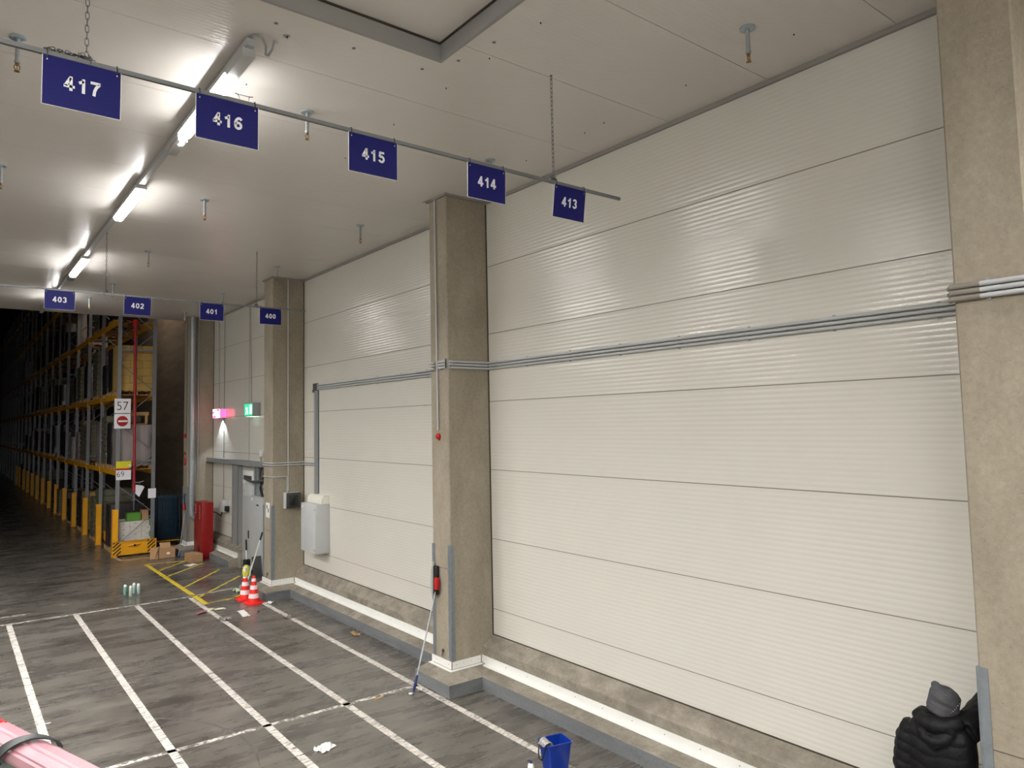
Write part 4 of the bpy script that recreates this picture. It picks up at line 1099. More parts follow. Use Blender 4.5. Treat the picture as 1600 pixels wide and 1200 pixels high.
near = {(0,1,0): ('clear', 'pale film-wrapped carton pallet on the lowest shelf at rack end'), (0,1,1): ('dark', 'purple-dark wrapped pallet beside the pale one on the lowest shelf'),
        (0,2,0): ('tan', 'tall stack of tan cartons on the second shelf near the rack end'), (0,2,1): ('dark', 'dark wrapped pallet behind the tan cartons on the second shelf'),
        (1,2,1): ('crates', 'stack of pale green crates on the second shelf, second bay'), (1,3,1): ('crates', 'stack of pale green crates on the third shelf, just under the ceiling edge'),
        (1,1,0): ('clear', 'clear-wrapped pallet on the lowest shelf, second bay'), (2,1,1): ('crates', 'ribbed crate stack on the lowest shelf, third bay'),
        (1,0,0): ('crates', 'crate pallet with green labels on the floor, second bay'), (2,0,0): ('tan', 'tan carton pallet on the floor, third bay'), (0,0,1): ('dark', 'dark wrapped pallet standing on the floor behind the white cartons')}
for i in range(12):
    for lv in range(5):
        zb = 0 if lv == 0 else ZB[lv-1]+0.001
        for k in range(3):
            y = ry[i]+0.50+k*0.80
            if (i, lv, k) in near:
                kd, lb = near[(i, lv, k)]; put(kd, XC, y, zb, lb, None, 0.9 if (i, lv, k) == (0, 1, 0) else rn.uniform(0.95, 1.1)); continue
            if i == 0 and lv == 0 and k in (0, 2): continue
            if i == 0 and k == 2 and lv == 3: continue
            if rn.random() < (0.42 if lv else 0.55): continue
            if i > 8 and rn.random() < 0.4: continue
            put(rn.choice(['dark', 'dark', 'clear', 'crates']), XC+rn.uniform(-0.03, 0.03), y, zb, hs=rn.uniform(0.6, 1.1))
for p in protos.values(): del p['_p']
# wooden frame leaning on the wrapped load at the end
t = thing('wooden_frame', (4.1, 21.9, 3.42), 'pale timber frame standing on the end pallet load, beside the no-entry sign', 'frame')
bm = B(); box(bm, 3.80, 4.55, 21.66, 21.72, 3.80, 3.90); box(bm, 3.80, 3.87, 21.66, 21.72, 3.57, 3.80); box(bm, 4.46, 4.52, 21.66, 21.72, 3.57, 3.80); box(bm, 3.80, 4.52, 21.72, 22.2, 3.55, 3.575)
link('timber', bm, WOOD, t)
# white cartons with green print, each its own
def carton(label):
    t = thing('carton', (0,0,0), label, 'carton', 'white cartons stacked at the rack end')
    bm = B(); bbox_(bm, -0.148, 0.148, -0.19, 0.19, 0, 0.15, 0.004, seg=1); link('box', bm, CARDW, t, local=True)
    bm = B(); box(bm, -0.03, 0.02, -0.1915, -0.189, 0.085, 0.10); link('hand_hole', bm, mat('print_grey', (96, 92, 88)), t, local=True)
    return t
t = thing('pallet', (4.25, 22.08, 0), 'wooden pallet under the white cartons at the rack end', 'pallet')
link('deck', pallet_bm(0.8, 0.96), WOOD, t, local=True)
c0 = carton('white carton in the stack behind the yellow barrier'); first = True; crt = []; todo = []
for j in range(5):
    for k in range(3):
        for d in (0, 1):
            if d == 1 and j < 4 and k == 1: continue
            lb = 'white carton in the stack behind the yellow barrier'
            loc = (3.965+k*0.30+(0.01 if j % 2 else 0), 21.88+d*0.385, 0.128+j*0.151)
            if first: c0.location = loc; first = False; o = c0
            else: o = dup(c0, loc, lb)
            crt.append(o)
            if (j, k, d) in ((0, 0, 0), (2, 2, 0), (4, 2, 0)): todo.append((j, o))
for j, o in todo:
                bm = B(); box(bm, 0.04, 0.146, -0.193, -0.1895, 0.0, 0.149); link('green_panel', bm, GREEN, o, local=True)
                o['label'] = {0: 'bottom white carton with a green panel, just above the barrier', 2: 'white carton with a green panel in the middle row', 4: 'top white carton with a green panel beside the upright'}[j]
                del o['group']
bm = B(); bbox_(bm, 4.05, 4.40, 21.72, 22.0, 0.885, 1.10, 0.004, seg=1); tag(link('green_carton', bm, GREEN), 'green carton lying on top of the white carton stack', 'carton')
bm = B(); bbox_(bm, 4.43, 4.60, 21.75, 22.0, 0.885, 1.16, 0.004, seg=1); tag(link('brown_carton', bm, CARD), 'small brown carton on top of the white stack, right of the green one', 'carton')
# yellow floor unit in the second bay
t = thing('pallet_truck', (3.95, 23.6, 0), 'low yellow machine parked in the first bay under the shelf', 'machine')
bm = B(); bbox_(bm, 3.84, 4.4, 23.35, 24.02, 0.12, 0.44, 0.02); box(bm, 3.88, 4.3, 23.30, 23.36, 0.20, 0.40); link('body', bm, YEL, t)
bm = B(); prism(bm, [(23.29, 0.44), (24.05, 0.44), (24.03, 0.52), (23.6, 0.60)], 'x', 3.82, 4.4); link('cover', bm, BLACK, t)
for y in (23.5, 23.9):
    bm = B(); tube(bm, [(3.86, y, 0.065), (3.96, y, 0.065)], 0.065, 16); link('wheel', bm, BLACK, t)
# roll cage with blue cover between rack and wall
t = thing('roll_cage', (5.33, 22.9, 0), 'dark blue wire roll cage between the rack and the far pillar', 'roll cage')
BC = mat('dark_blue_cover', (22, 52, 72), rough=0.5)
GX0, GX1, GY0, GY1 = 4.98, 5.62, 22.5, 23.3
bm = B()
for k in range(9):
    x = GX0+(GX1-GX0)*k/8; tube(bm, [(x, GY0, 0.16), (x, GY0, 1.55)], 0.006 if k % 8 else 0.014, 6); tube(bm, [(x, GY1, 0.16), (x, GY1, 1.55)], 0.006, 6)
for k in range(8):
    z = 0.16+k*0.195; tube(bm, [(GX0, GY0-0.006, z), (GX1, GY0-0.006, z)], 0.005, 6); tube(bm, [(GX0, GY0, z), (GX0, GY1, z)], 0.005, 6); tube(bm, [(GX1, GY0, z), (GX1, GY1, z)], 0.005, 6)
link('wire_frame', bm, mat('cage_blue', (26, 58, 80), rough=0.4, metal=0.4), t)
bm = B(); bbox_(bm, GX0+0.02, GX1-0.02, GY0+0.04, GY1-0.03, 0.17, 1.42, 0.05, seg=3); link('load_cover', bm, BC, t)
bm = B(); box(bm, GX0, GX1, GY0, GY1, 0.12, 0.16); link('base', bm, YEL, t)
for x in (GX0+0.06, GX1-0.06):
    for y in (GY0+0.06, GY1-0.06):
        bm = B(); tube(bm, [(x-0.015, y, 0.055), (x+0.015, y, 0.055)], 0.055, 14); box(bm, x-0.02, x+0.02, y-0.02, y+0.02, 0.08, 0.12); link('caster', bm, BLACK, t)

# ================================================================== THINGS ON THE FLOOR
def place_bm(bm, loc, rz=0.0, rx=0.0, ry_=0.0):
    m = Matrix.Translation(loc) @ Matrix.Rotation(rz, 4, 'Z') @ Matrix.Rotation(ry_, 4, 'Y') @ Matrix.Rotation(rx, 4, 'X')
    bmesh.ops.transform(bm, matrix=m, verts=bm.verts[:])
# cardboard boxes
t = thing('cardboard_box', (4.80, 20.50, 0), 'open brown cardboard box with an oval white sticker near the barrier', 'box', rz=-0.12)
bm = B(); w, d, h = 0.20, 0.15, 0.27
for a in ((-w, w, -d, -d+0.006), (-w, w, d-0.006, d), (-w, -w+0.006, -d, d), (w-0.006, w, -d, d)): box(bm, a[0], a[1], a[2], a[3], 0, h)
box(bm, -w, w, -d, d, 0, 0.006); link('body', bm, CARD, t, local=True)
bm = B(); prism(bm, [(-w, h), (-w-0.10, h-0.25), (-w-0.105, h-0.25), (-w-0.004, h+0.002)], 'y', -d, d)
prism(bm, [(-d, h), (-d+0.10, h+0.12), (-d+0.095, h+0.125), (-d-0.004, h)], 'x', -w+0.02, w-0.12); prism(bm, [(w, h), (w+0.06, h-0.06), (w+0.06, h-0.065), (w, h-0.006)], 'y', -d, d)
link('flap', bm, CARD, t, local=True)
bm = B(); tube(bm, [(0.02, -d-0.0015, 0.14), (0.02, -d+0.001, 0.14)], 0.034, 18); bmesh.ops.scale(bm, verts=bm.verts[:], vec=(1.35, 1, 0.85)); link('sticker', bm, SIGNW, t, local=True)
t = thing('cardboard_sheet', (4.50, 20.42, 0), 'flat piece of cardboard leaning against the open box', 'cardboard')
bm = B(); box(bm, -0.10, 0.10, -0.003, 0.003, 0, 0.30); place_bm(bm, (4.47, 20.40, 0.0), -0.25, -0.35); link('sheet', bm, CARD, t)
t = thing('cardboard_box', (5.20, 19.35, 0), 'closed low cardboard box in front of the red cabinet', 'box', rz=0.12)
bm = B(); bbox_(bm, -0.16, 0.14, -0.22, 0.22, 0, 0.21, 0.004, seg=1); link('body', bm, CARD, t, local=True)
bm = B(); box(bm, -0.012, 0.012, -0.2205, 0.2205, 0.2, 0.2115); link('tape', bm, mat('packing_tape', (186, 152, 112), rough=0.3), t, local=True)
def scrap(name, label, cat, x, y, sx, sy, rz, m, seed, hgt=0.02, n=7):
    """a crumpled thin sheet with its own thickness"""
    rnd = random.Random(seed); bm = B(); top = []; bot = []
    for j in range(n):
        T = []; Q = []
        for i in range(n):
            u, v = i/(n-1)-0.5, j/(n-1)-0.5
            px = u*sx*(1+rnd.uniform(-0.12, 0.12)); py = v*sy*(1+rnd.uniform(-0.12, 0.12))
            z = 0.003+abs(rnd.gauss(0, 0.5))*hgt
            T.append(bm.verts.new((px, py, z+0.0012))); Q.append(bm.verts.new((px, py, z)))
        top.append(T); bot.append(Q)
    for j in range(n-1):
        for i in range(n-1):
            bm.faces.new((top[j][i], top[j][i+1], top[j+1][i+1], top[j+1][i])); bm.faces.new((bot[j][i], bot[j+1][i], bot[j+1][i+1], bot[j][i+1]))
    for i in range(n-1):
        bm.faces.new((top[0][i], bot[0][i], bot[0][i+1], top[0][i+1])); bm.faces.new((top[-1][i], top[-1][i+1], bot[-1][i+1], bot[-1][i]))
        bm.faces.new((top[i][0], top[i+1][0], bot[i+1][0], bot[i][0])); bm.faces.new((top[i][-1], bot[i][-1], bot[i+1][-1], top[i+1][-1]))
    place_bm(bm, (x, y, 0), rz)
    mz = min(v.co.z for v in bm.verts)
    bmesh.ops.translate(bm, verts=bm.verts[:], vec=(0, 0, -mz+0.0022))
    return tag(link(name, bm, m, smooth=False), label, cat)
PAPER = mat('paper_white', (226, 224, 220), rough=0.7)
scrap('paper_sheet', 'flat white sheet of paper on the floor in front of the cones', 'paper', 4.47, 13.33, 0.13, 0.50, -0.1, PAPER, 1, 0.004)
scrap('paper_scrap', 'white crumpled paper by the closed cardboard box', 'paper', 5.0, 18.85, 0.26, 0.28, 0.3, PAPER, 2, 0.012)
scrap('paper_scrap', 'torn white plastic scrap at bottom of the view between two lanes', 'paper', 3.30, 7.26, 0.20, 0.16, 0.5, PAPER, 3, 0.03)
scrap('plastic_wrap', 'small clear crumpled plastic beside the near cone', 'plastic', 5.12, 13.74, 0.12, 0.12, 0.2, PAPER, 4, 0.05)
scrap('rag', 'grey rag lying on the white lane line', 'rag', 4.06, 13.12, 0.16, 0.22, 0.4, mat('rag_grey', (120, 112, 108), rough=0.9), 5, 0.035)
scrap('rag', 'crumpled rag on the right-hand lane line near the kerb', 'rag', 5.0, 12.5, 0.12, 0.16, 0.2, MATS['rag_grey'], 6, 0.03)
scrap('wood_chip', 'small flat piece of tan wood near the mop end', 'wood', 4.42, 8.13, 0.15, 0.045, 0.35, CARD, 7, 0.004)
scrap('cardboard_scrap', 'small torn cardboard scraps on the floor by the kerb', 'cardboard', 5.46, 10.83, 0.10, 0.26, -0.1, CARD, 8, 0.02)
scrap('paper_scrap', 'little white paper strip between the two left lane lines', 'paper', 1.03, 9.9, 0.075, 0.018, 0.1, PAPER, 9, 0.003)
scrap('paper_scrap', 'little white paper strip at bottom left beside the barrier rail', 'paper', 1.19, 8.52, 0.07, 0.014, 0.25, PAPER, 10, 0.003)
scrap('cable_tie', 'small curled white scraps at the foot of the mop', 'litter', 4.98, 8.02, 0.07, 0.05, 0.2, PAPER, 12, 0.03, 5)
def glove(label, x, y, rz, m, group=None):
    bm = B()
    tube(bm, [(-0.09,0,0.012), (-0.05,0,0.016), (0,0,0.02), (0.045,0,0.016)], 0.035, 12, rs=[0.036, 0.033, 0.042, 0.038])
    bmesh.ops.scale(bm, verts=bm.verts[:], vec=(1, 1, 0.42))
    bmesh.ops.translate(bm, verts=bm.verts[:], vec=(0, 0, 0.012))
    for k, (dy, L) in enumerate(((-0.027, 0.055), (-0.009, 0.07), (0.010, 0.066), (0.028, 0.05))):
        tube(bm, [(0.035, dy, 0.016), (0.06, dy*1.25, 0.026), (0.04+L, dy*1.5, 0.012)], 0.0095, 8, rs=[0.0105, 0.010, 0.007])
    tube(bm, [(-0.02, 0.03, 0.016), (0.01, 0.06, 0.02), (0.03, 0.075, 0.012)], 0.010, 8, rs=[0.012, 0.011, 0.008])
    place_bm(bm, (x, y, 0.0), rz)
    mz = min(v.co.z for v in bm.verts); bmesh.ops.translate(bm, verts=bm.verts[:], vec=(0,0,-mz+0.0021))
    return tag(link('work_glove', bm, m), label, 'glove')
PINKG = mat('glove_pink', (150, 96, 108), rough=0.8); PALEG = mat('glove_pale', (206, 204, 180), rough=0.8)
glove('dusky pink work glove left of the lane line', 3.86, 13.85, 0.4, PINKG)
glove('pale work glove right of the lane line, nearer the pink one', 4.05, 13.93, 0.9, PALEG); glove('pale work glove lying farthest right beside the paper sheet', 4.20, 13.88, -0.2, PALEG)
bm = B(); lathe(bm, [(0.022, 0.002), (0.022, 0.016), (0.016, 0.02), (0.004, 0.021)], (4.72, 13.25, 0), 16); tag(link('bottle_cap', bm, BLACK), 'tiny black cap on the floor between paper and lane line', 'cap')

# spray bottles
def bottle(x, y, tint, label):
    t = thing('spray_can', (x, y, 0), label, 'bottle')
    bm = B(); lathe(bm, [(0.030, 0.001), (0.033, 0.005), (0.033, 0.165), (0.030, 0.172)], (x, y, 0), 20); c = link('body', bm, mat('bottle_'+tint, {'teal': (104, 158, 150), 'pale': (172, 190, 178), 'mint': (160, 190, 178), 'grey': (170, 190, 186)}[tint], rough=0.35, var=0.12, vscale=14), t)
    bm = B(); lathe(bm, [(0.030, 0.170), (0.031, 0.182), (0.026, 0.205), (0.014, 0.218)], (x, y, 0), 20); link('cap', bm, WHITE, t)
    bm = B(); lathe(bm, [(0.012, 0.216), (0.012, 0.232), (0.008, 0.236)], (x, y, 0), 12); link('nozzle', bm, BLACK, t)
bottle(3.045, 16.40, 'teal', 'teal bottle with white cap, leftmost of the four on the floor')
bottle(3.115, 16.22, 'pale', 'pale green bottle with white cap, second from left and nearest')
bottle(3.225, 16.46, 'mint', 'mint bottle with white cap, tallest-looking third of the four')
bottle(3.285, 16.33, 'grey', 'greyish bottle with white cap, rightmost of the four')

# traffic cones
CRED = mat('cone_red', (226, 30, 24), rough=0.45); CWH = mat('cone_white_band', (236, 214, 214), rough=0.35)
def cone(x, y, label, H=0.52):
    t = thing('traffic_cone', (x, y, 0), label, 'cone')
    bm = B()
    R = lambda z: 0.115-(0.115-0.026)*(z-0.03)/(H-0.03)
    zs = [0.028, 0.10, 0.19, 0.26, 0.345, 0.40, 0.46, H]
    prof = [(R(zs[0]), zs[0])]; mis = []
    for k in range(1, len(zs)):
        prof.append((R(zs[k]), zs[k])); mis.append(0)
    lathe(bm, prof+[(0.018, H+0.003), (0.016, H-0.02)], (x, y, 0), 28, cap=False); link('body', bm, CRED, t)
    for za, zb in ((0.105, 0.19), (0.27, 0.345), (0.42, 0.475)):
        bm = B(); lathe(bm, [(R(za)+0.0015, za), (R(zb)+0.0015, zb)], (x, y, 0), 28, cap=False); link('white_band', bm, CWH, t)
    bm = B(); n = 32; rings = []
    for z, s in ((0.0, 0.172), (0.016, 0.175), (0.026, 0.16), (0.034, 0.118)):
        rr = []
        for k in range(n):
            a = 2*PI*k/n; q = min(1/max(abs(math.cos(a)), abs(math.sin(a))), 1.12); rr.append(bm.verts.new((x+s*q*math.cos(a), y+s*q*math.sin(a), z)))
        rings.append(rr)
    for a, b in zip(rings[:-1], rings[1:]): bridge(bm, a, b)
    bm.faces.new(rings[0][::-1]); bm.faces.new(rings[-1]); link('base', bm, CRED, t)
    return t
cone(4.885, 13.98, 'red and white traffic cone nearest the camera by the plinth')
cone(4.86, 14.40, 'red and white traffic cone half hidden behind the near cone')
# cleaning tools standing behind the cones
t = thing('lobby_dustpan', (5.35, 15.45, 0), 'black long-handled dustpan leaning beside the doorway', 'dustpan')
bm = B(); tube(bm, [(5.22, 15.18, 0.34), (5.62, 15.62, 1.02)], 0.0, 8, rs=[0.014, 0.014]) ; link('pole', bm, WHITE, t)
bm = B(); tube(bm, [(5.575, 15.57, 0.94), (5.66, 15.665, 1.09)], 0.02, 10); link('grip', bm, BLACK, t)
bm = B(); box(bm, -0.10, 0.10, -0.02, 0.02, 0.0, 0.46); place_bm(bm, (5.56, 15.66, 0.12), 2.55, 0.18, 0.12); link('pan', bm, BLACK, t)
bm = B(); tube(bm, [(5.10, 15.05, 0.14), (5.22, 15.18, 0.34)], 0.016, 8); link('lower_pole', bm, WHITE, t)
bm = B(); box(bm, -0.13, 0.13, -0.03, 0.03, 0.0, 0.14); place_bm(bm, (5.08, 15.03, 0.0), 2.2); link('foot', bm, MATS['cage_blue'] if False else GREYD, t)
t = thing('floor_brush', (5.12, 15.35, 0), 'short brush with black head and black grip behind the cones', 'brush')
bm = B(); tube(bm, [(5.20, 15.33, 0.52), (5.20, 15.36, 0.86)], 0.013, 8); link('pole', bm, WHITE, t)
bm = B(); tube(bm, [(5.20, 15.35, 0.80), (5.20, 15.37, 1.02)], 0.020, 10); link('grip', bm, BLACK, t)
bm = B(); bbox_(bm, 5.13, 5.27, 15.29, 15.37, 0.47, 0.61, 0.01); link('head', bm, BLACK, t)
bm = B(); box(bm, 5.13, 5.28, 15.30, 15.36, 0.26, 0.46); link('sleeve', bm, GREYP, t)
bm = B(); tube(bm, [(5.20, 15.33, 0.0), (5.20, 15.33, 0.30)], 0.02, 8); link('stem', bm, GREYD, t)
t = thing('cleaning_cloth', (5.0, 14.42, 0.5), 'yellow and white cloth draped on the top of the rear cone', 'cloth')
bm = B(); tube(bm, [(4.87, 14.40, 0.44), (4.875, 14.405, 0.50), (4.88, 14.41, 0.58), (4.88, 14.41, 0.66)], 0.06, 12, rs=[0.052, 0.07, 0.075, 0.04]); link('fabric', bm, mat('cloth_yellow', (198, 196, 70), rough=0.9, bump=0.6, bscale=12), t)
bm = B(); tube(bm, [(4.85, 14.36, 0.55), (4.84, 14.35, 0.63)], 0.035, 10, rs=[0.03, 0.036]); link('white_fold', bm, SIGNW, t)
scrap('cleaning_rag', 'small pale green rag on the floor left of the cones', 'rag', 4.97, 15.15, 0.14, 0.2, 0.3, mat('rag_pale_green', (196, 204, 170), rough=0.9), 21, 0.06)

# mop leaning on the middle pillar
t = thing('mop', (4.87, 8.02, 0), 'flat mop standing head up against the middle pillar', 'mop')
P0 = Vector((4.865, 8.01, 0.012)); P1 = Vector((PX-0.035, 8.125, 1.22)); dv = (P1-P0).normalized()
bm = B(); tube(bm, [P0+dv*0.16, P0+dv*0.62, P0+dv*0.63, P1], 0.011, 12, rs=[0.0125, 0.0125, 0.010, 0.010]); link('pole', bm, GALV, t)
bm = B(); tube(bm, [P0, P0+dv*0.03, P0+dv*0.20], 0.016, 12, rs=[0.014, 0.017, 0.015]); link('grip', bm, mat('grip_navy', (30, 38, 92), rough=0.5), t)
bm = B(); bbox_(bm, PX-0.075, PX-0.020, 8.06, 8.125, 1.21, 1.37, 0.012); link('joint', bm, mat('mop_red', (176, 24, 26), rough=0.4), t)
bm = B(); bbox_(bm, PX-0.060, PX-0.012, 8.085, 8.165, 1.14, 1.52, 0.012); link('holder', bm, BLACK, t)
bm = B(); tube(bm, [(PX-0.055, 8.185, 1.08), (PX-0.048, 8.20, 1.25), (PX-0.044, 8.20, 1.45), (PX-0.04, 8.17, 1.57)], 0.03, 12, rs=[0.010, 0.030, 0.026, 0.012]); bmesh.ops.scale(bm, verts=bm.verts[:], vec=(1,1,1)); link('mop_cloth', bm, mat('mop_grey', (168, 166, 162), rough=0.9, bump=0.8, bscale=60), t)
bm = B(); lathe(bm, [(0.018, 0.0), (0.028, 0.008), (0.030, 0.018), (0.012, 0.024)], (4.80, 7.97, 0.0022), 14); tag(link('paper_wad', bm, PAPER), 'small white wad on the floor at the foot of the mop', 'litter')

# bucket
t = thing('bucket', (4.885, 5.385, 0), 'blue rectangular bucket with a cloth over its rim', 'bucket', rz=-0.22)
BL = mat('bucket_blue', (8, 46, 138), rough=0.32)
def rrect(bm, hx, hy, r, z, n=5):
    v = []
    for cx_, cy_, a0 in ((hx-r, hy-r, 0), (-hx+r, hy-r, 90), (-hx+r, -hy+r, 180), (hx-r, -hy+r, 270)):
        for k in range(n+1):
            a = math.radians(a0+90*k/n); v.append(bm.verts.new((cx_+r*math.cos(a), cy_+r*math.sin(a), z)))
    return v
bm = B(); HB = 0.29
rs = [rrect(bm, 0.100, 0.080, 0.02, 0.0), rrect(bm, 0.131, 0.103, 0.025, HB-0.018), rrect(bm, 0.140, 0.112, 0.028, HB-0.016), rrect(bm, 0.141, 0.113, 0.028, HB), rrect(bm, 0.130, 0.102, 0.022, HB), rrect(bm, 0.097, 0.077, 0.018, 0.012)]
bm.faces.new(rs[0][::-1])
for a, b in zip(rs[:-1], rs[1:]): bridge(bm, a, b)
bm.faces.new(rs[-1]); link('body', bm, BL, t, local=True)
bm = B(); tube(bm, [(-0.142, -0.06, HB-0.02), (-0.160, -0.055, HB-0.10), (-0.172, -0.035, HB-0.145), (-0.172, 0.02, HB-0.15), (-0.160, 0.05, HB-0.10), (-0.142, 0.06, HB-0.02)], 0.006, 8); link('handle', bm, BLACK, t, local=True)
for s in (-1, 1):
    bm = B(); tube(bm, [(-0.134, s*0.06, HB-0.02), (-0.152, s*0.06, HB-0.02)], 0.012, 10); link('handle_lug', bm, BL, t, local=True)
# cloth over the rim
t2 = thing('wet_cloth', (4.77, 5.40, 0.27), 'grey cloth hanging over the rim of the blue bucket', 'cloth', rz=-0.22)
bm = B(); n, m_ = 12, 14; G_ = []
path = [(-0.060, 0.13), (-0.055, 0.19), (-0.050, 0.25), (-0.070, 0.290), (-0.105, 0.306), (-0.138, 0.310), (-0.152, 0.300), (-0.157, 0.275), (-0.156, 0.262)]
rnd = random.Random(4)
rows = []
for j, (px0, pz) in enumerate(path):
    R = []
    for i in range(n):
        v = i/(n-1); yy = -0.075+0.15*v; 
        R.append((px0+0.006*math.sin(i*1.9+j*0.7), yy*(1-0.25*(j/8))+0.03*math.sin(j*0.8), pz+0.006*math.sin(i*2.3+j)+0.004))
    rows.append(R)
def shell(bm, rows, th):
    """a cloth patch given as rows of points, thickened"""
    nr, nc = len(rows), len(rows[0]); V = [[Vector(p) for p in r] for r in rows]; T = []; Q = []
    for j in range(nr):
        a = []; b = []
        for i in range(nc):
            du = V[j][min(i+1, nc-1)]-V[j][max(i-1, 0)]; dv_ = V[min(j+1, nr-1)][i]-V[max(j-1, 0)][i]
            nn = du.cross(dv_); nn = nn.normalized() if nn.length > 1e-9 else Vector((0,0,1))
            a.append(bm.verts.new(V[j][i]+nn*th/2)); b.append(bm.verts.new(V[j][i]-nn*th/2))
        T.append(a); Q.append(b)
    for j in range(nr-1):
        for i in range(nc-1):
            f = bm.faces.new((T[j][i], T[j][i+1], T[j+1][i+1], T[j+1][i])); f.smooth = True
            f = bm.faces.new((Q[j][i], Q[j+1][i], Q[j+1][i+1], Q[j][i+1])); f.smooth = True
    for i in range(nc-1):
        bm.faces.new((T[0][i], Q[0][i], Q[0][i+1], T[0][i+1])); bm.faces.new((T[-1][i], T[-1][i+1], Q[-1][i+1], Q[-1][i]))
    for j in range(nr-1):
        bm.faces.new((T[j][0], T[j+1][0], Q[j+1][0], Q[j][0])); bm.faces.new((T[j][-1], Q[j][-1], Q[j+1][-1], T[j+1][-1]))
shell(bm, rows, 0.005)
m3 = Matrix.Translation((4.885, 5.385, 0)) @ Matrix.Rotation(-0.22, 4, 'Z'); m4 = (Matrix.Translation((4.77, 5.40, 0.27)) @ Matrix.Rotation(-0.22, 4, 'Z')).inverted()
bmesh.ops.transform(bm, matrix=m4 @ m3, verts=bm.verts[:])
link('fabric', bm, mat('cloth_grey', (176, 174, 166), rough=0.9, bump=0.5, bscale=50), t2, local=True)
# bottle at the bottom edge
t = thing('detergent_bottle', (4.64, 5.47, 0), 'white bottle with dark blue pump cap beside the bucket', 'bottle')
bm = B(); lathe(bm, [(0.028, 0), (0.032, 0.006), (0.032, 0.075), (0.027, 0.095), (0.012, 0.106)], (4.645, 5.475, 0), 20); link('body', bm, WHITE, t)
bm = B(); lathe(bm, [(0.013, 0.104), (0.013, 0.118), (0.010, 0.122), (0.010, 0.128)], (4.645, 5.475, 0), 14); tube(bm, [(4.645, 5.475, 0.125), (4.618, 5.492, 0.131)], 0.005, 8); link('pump_cap', bm, mat('cap_navy', (24, 28, 92), rough=0.4), t)

# barrier rail at bottom left
t = thing('barrier_rail', (0.15, 2.3, 0), 'faded pink and red barrier rail with a black strap at bottom left', 'rail')
PINK = mat('faded_pink_plastic', (164, 118, 126), rough=0.28, var=0.12, vscale=7, coat=0.3)
ZR = 2.592
RA, RB = Vector((0.01, 2.735, ZR)), Vector((0.52, 1.23, ZR)); rd = (RB-RA).normalized()
rn_ = Vector((-rd.y, rd.x, 0)); rn_ = rn_ if rn_.x > 0 else -rn_       # horizontal, away from the camera side
RA = RA-rn_*0.012; RB = RB-rn_*0.012
def rail_ring(bm, c, R=0.040, n=8, off=PI/8): return [bm.verts.new(c + rn_*(R*math.cos(off+2*PI*k/n)) + Vector((0,0,1))*(R*math.sin(off+2*PI*k/n))) for k in range(n)]
def rail_seg(a, b, R=0.040):
    bm = B(); r1, r2 = rail_ring(bm, RA+rd*a, R), rail_ring(bm, RA+rd*b, R); bridge(bm, r1, r2, smooth=False); bm.faces.new(r1[::-1]); bm.faces.new(r2)
    bmesh.ops.bevel(bm, geom=bm.edges[:], offset=0.006, segments=2, affect='EDGES'); return bm
L_ = (RB-RA).length
link('pink_section', rail_seg(0.415, L_), PINK, t)
link('red_section', rail_seg(0.0, 0.4155), mat('bright_red_plastic', (196, 22, 26), rough=0.3), t)
bm = B()
for c in (RA+rd*0.05, RB-rd*0.05):
    box(bm, c.x-0.02, c.x+0.02, c.y-0.02, c.y+0.02, 0.0, ZR-0.03); box(bm, c.x-0.10, c.x+0.10, c.y-0.10, c.y+0.10, 0.0, 0.012)
link('post', bm, GREYD, t)
bm = B(); pr = [RA+rd*0.1-rn_*0.02, RB-rn_*0.02]
for zc in (ZR-0.06,):
    q = [bm.verts.new(p+Vector((0,0,dz))+rn_*dn) for dn in (-0.004, 0.004) for p in pr for dz in (0, -0.20)]
    a = q; bm.faces.new((a[0],a[1],a[3],a[2])); bm.faces.new((a[4],a[6],a[7],a[5])); bm.faces.new((a[0],a[2],a[6],a[4])); bm.faces.new((a[1],a[5],a[7],a[3])); bm.faces.new((a[0],a[4],a[5],a[1])); bm.faces.new((a[2],a[3],a[7],a[6]))
link('lower_panel', bm, mat('panel_grey_green', (104, 112, 108), rough=0.4), t)
bm = B()      # strap, wound obliquely round the rail
W2 = 0.013; prev = None
sp_ = []
for k in range(33):
    u = k/32; a_ = 20+225*u; ang = math.radians(a_); sx_ = 0.655 if a_ < 60 else 0.655-0.185*(a_-60)/185; R = 0.0455
    c = RA+rd*sx_+rn_*(R*math.cos(ang))+Vector((0,0,1))*(R*math.sin(ang))
    sp_.append((c, rn_*math.cos(ang)+Vector((0,0,1))*math.sin(ang)))
for k in range(6):
    sp_.append((sp_[-1][0]-rd*0.03-Vector((0,0,0.022))-rn_*0.004, sp_[-1][1]))
for k, (c, o_) in enumerate(sp_):
    tg = (sp_[min(k+1, len(sp_)-1)][0]-sp_[max(k-1, 0)][0]).normalized(); al = o_.cross(tg).normalized()*0.0125
    cur = [bm.verts.new(c+al), bm.verts.new(c-al), bm.verts.new(c-al+o_*0.004), bm.verts.new(c+al+o_*0.004)]
    if prev:
        for q in range(4): bm.faces.new((prev[q], prev[(q+1)%4], cur[(q+1)%4], cur[q]))
    else: bm.faces.new(cur[::-1])
    prev = cur
bm.faces.new(prev); link('strap', bm, mat('strap_black', (34, 38, 36), rough=0.6), t)

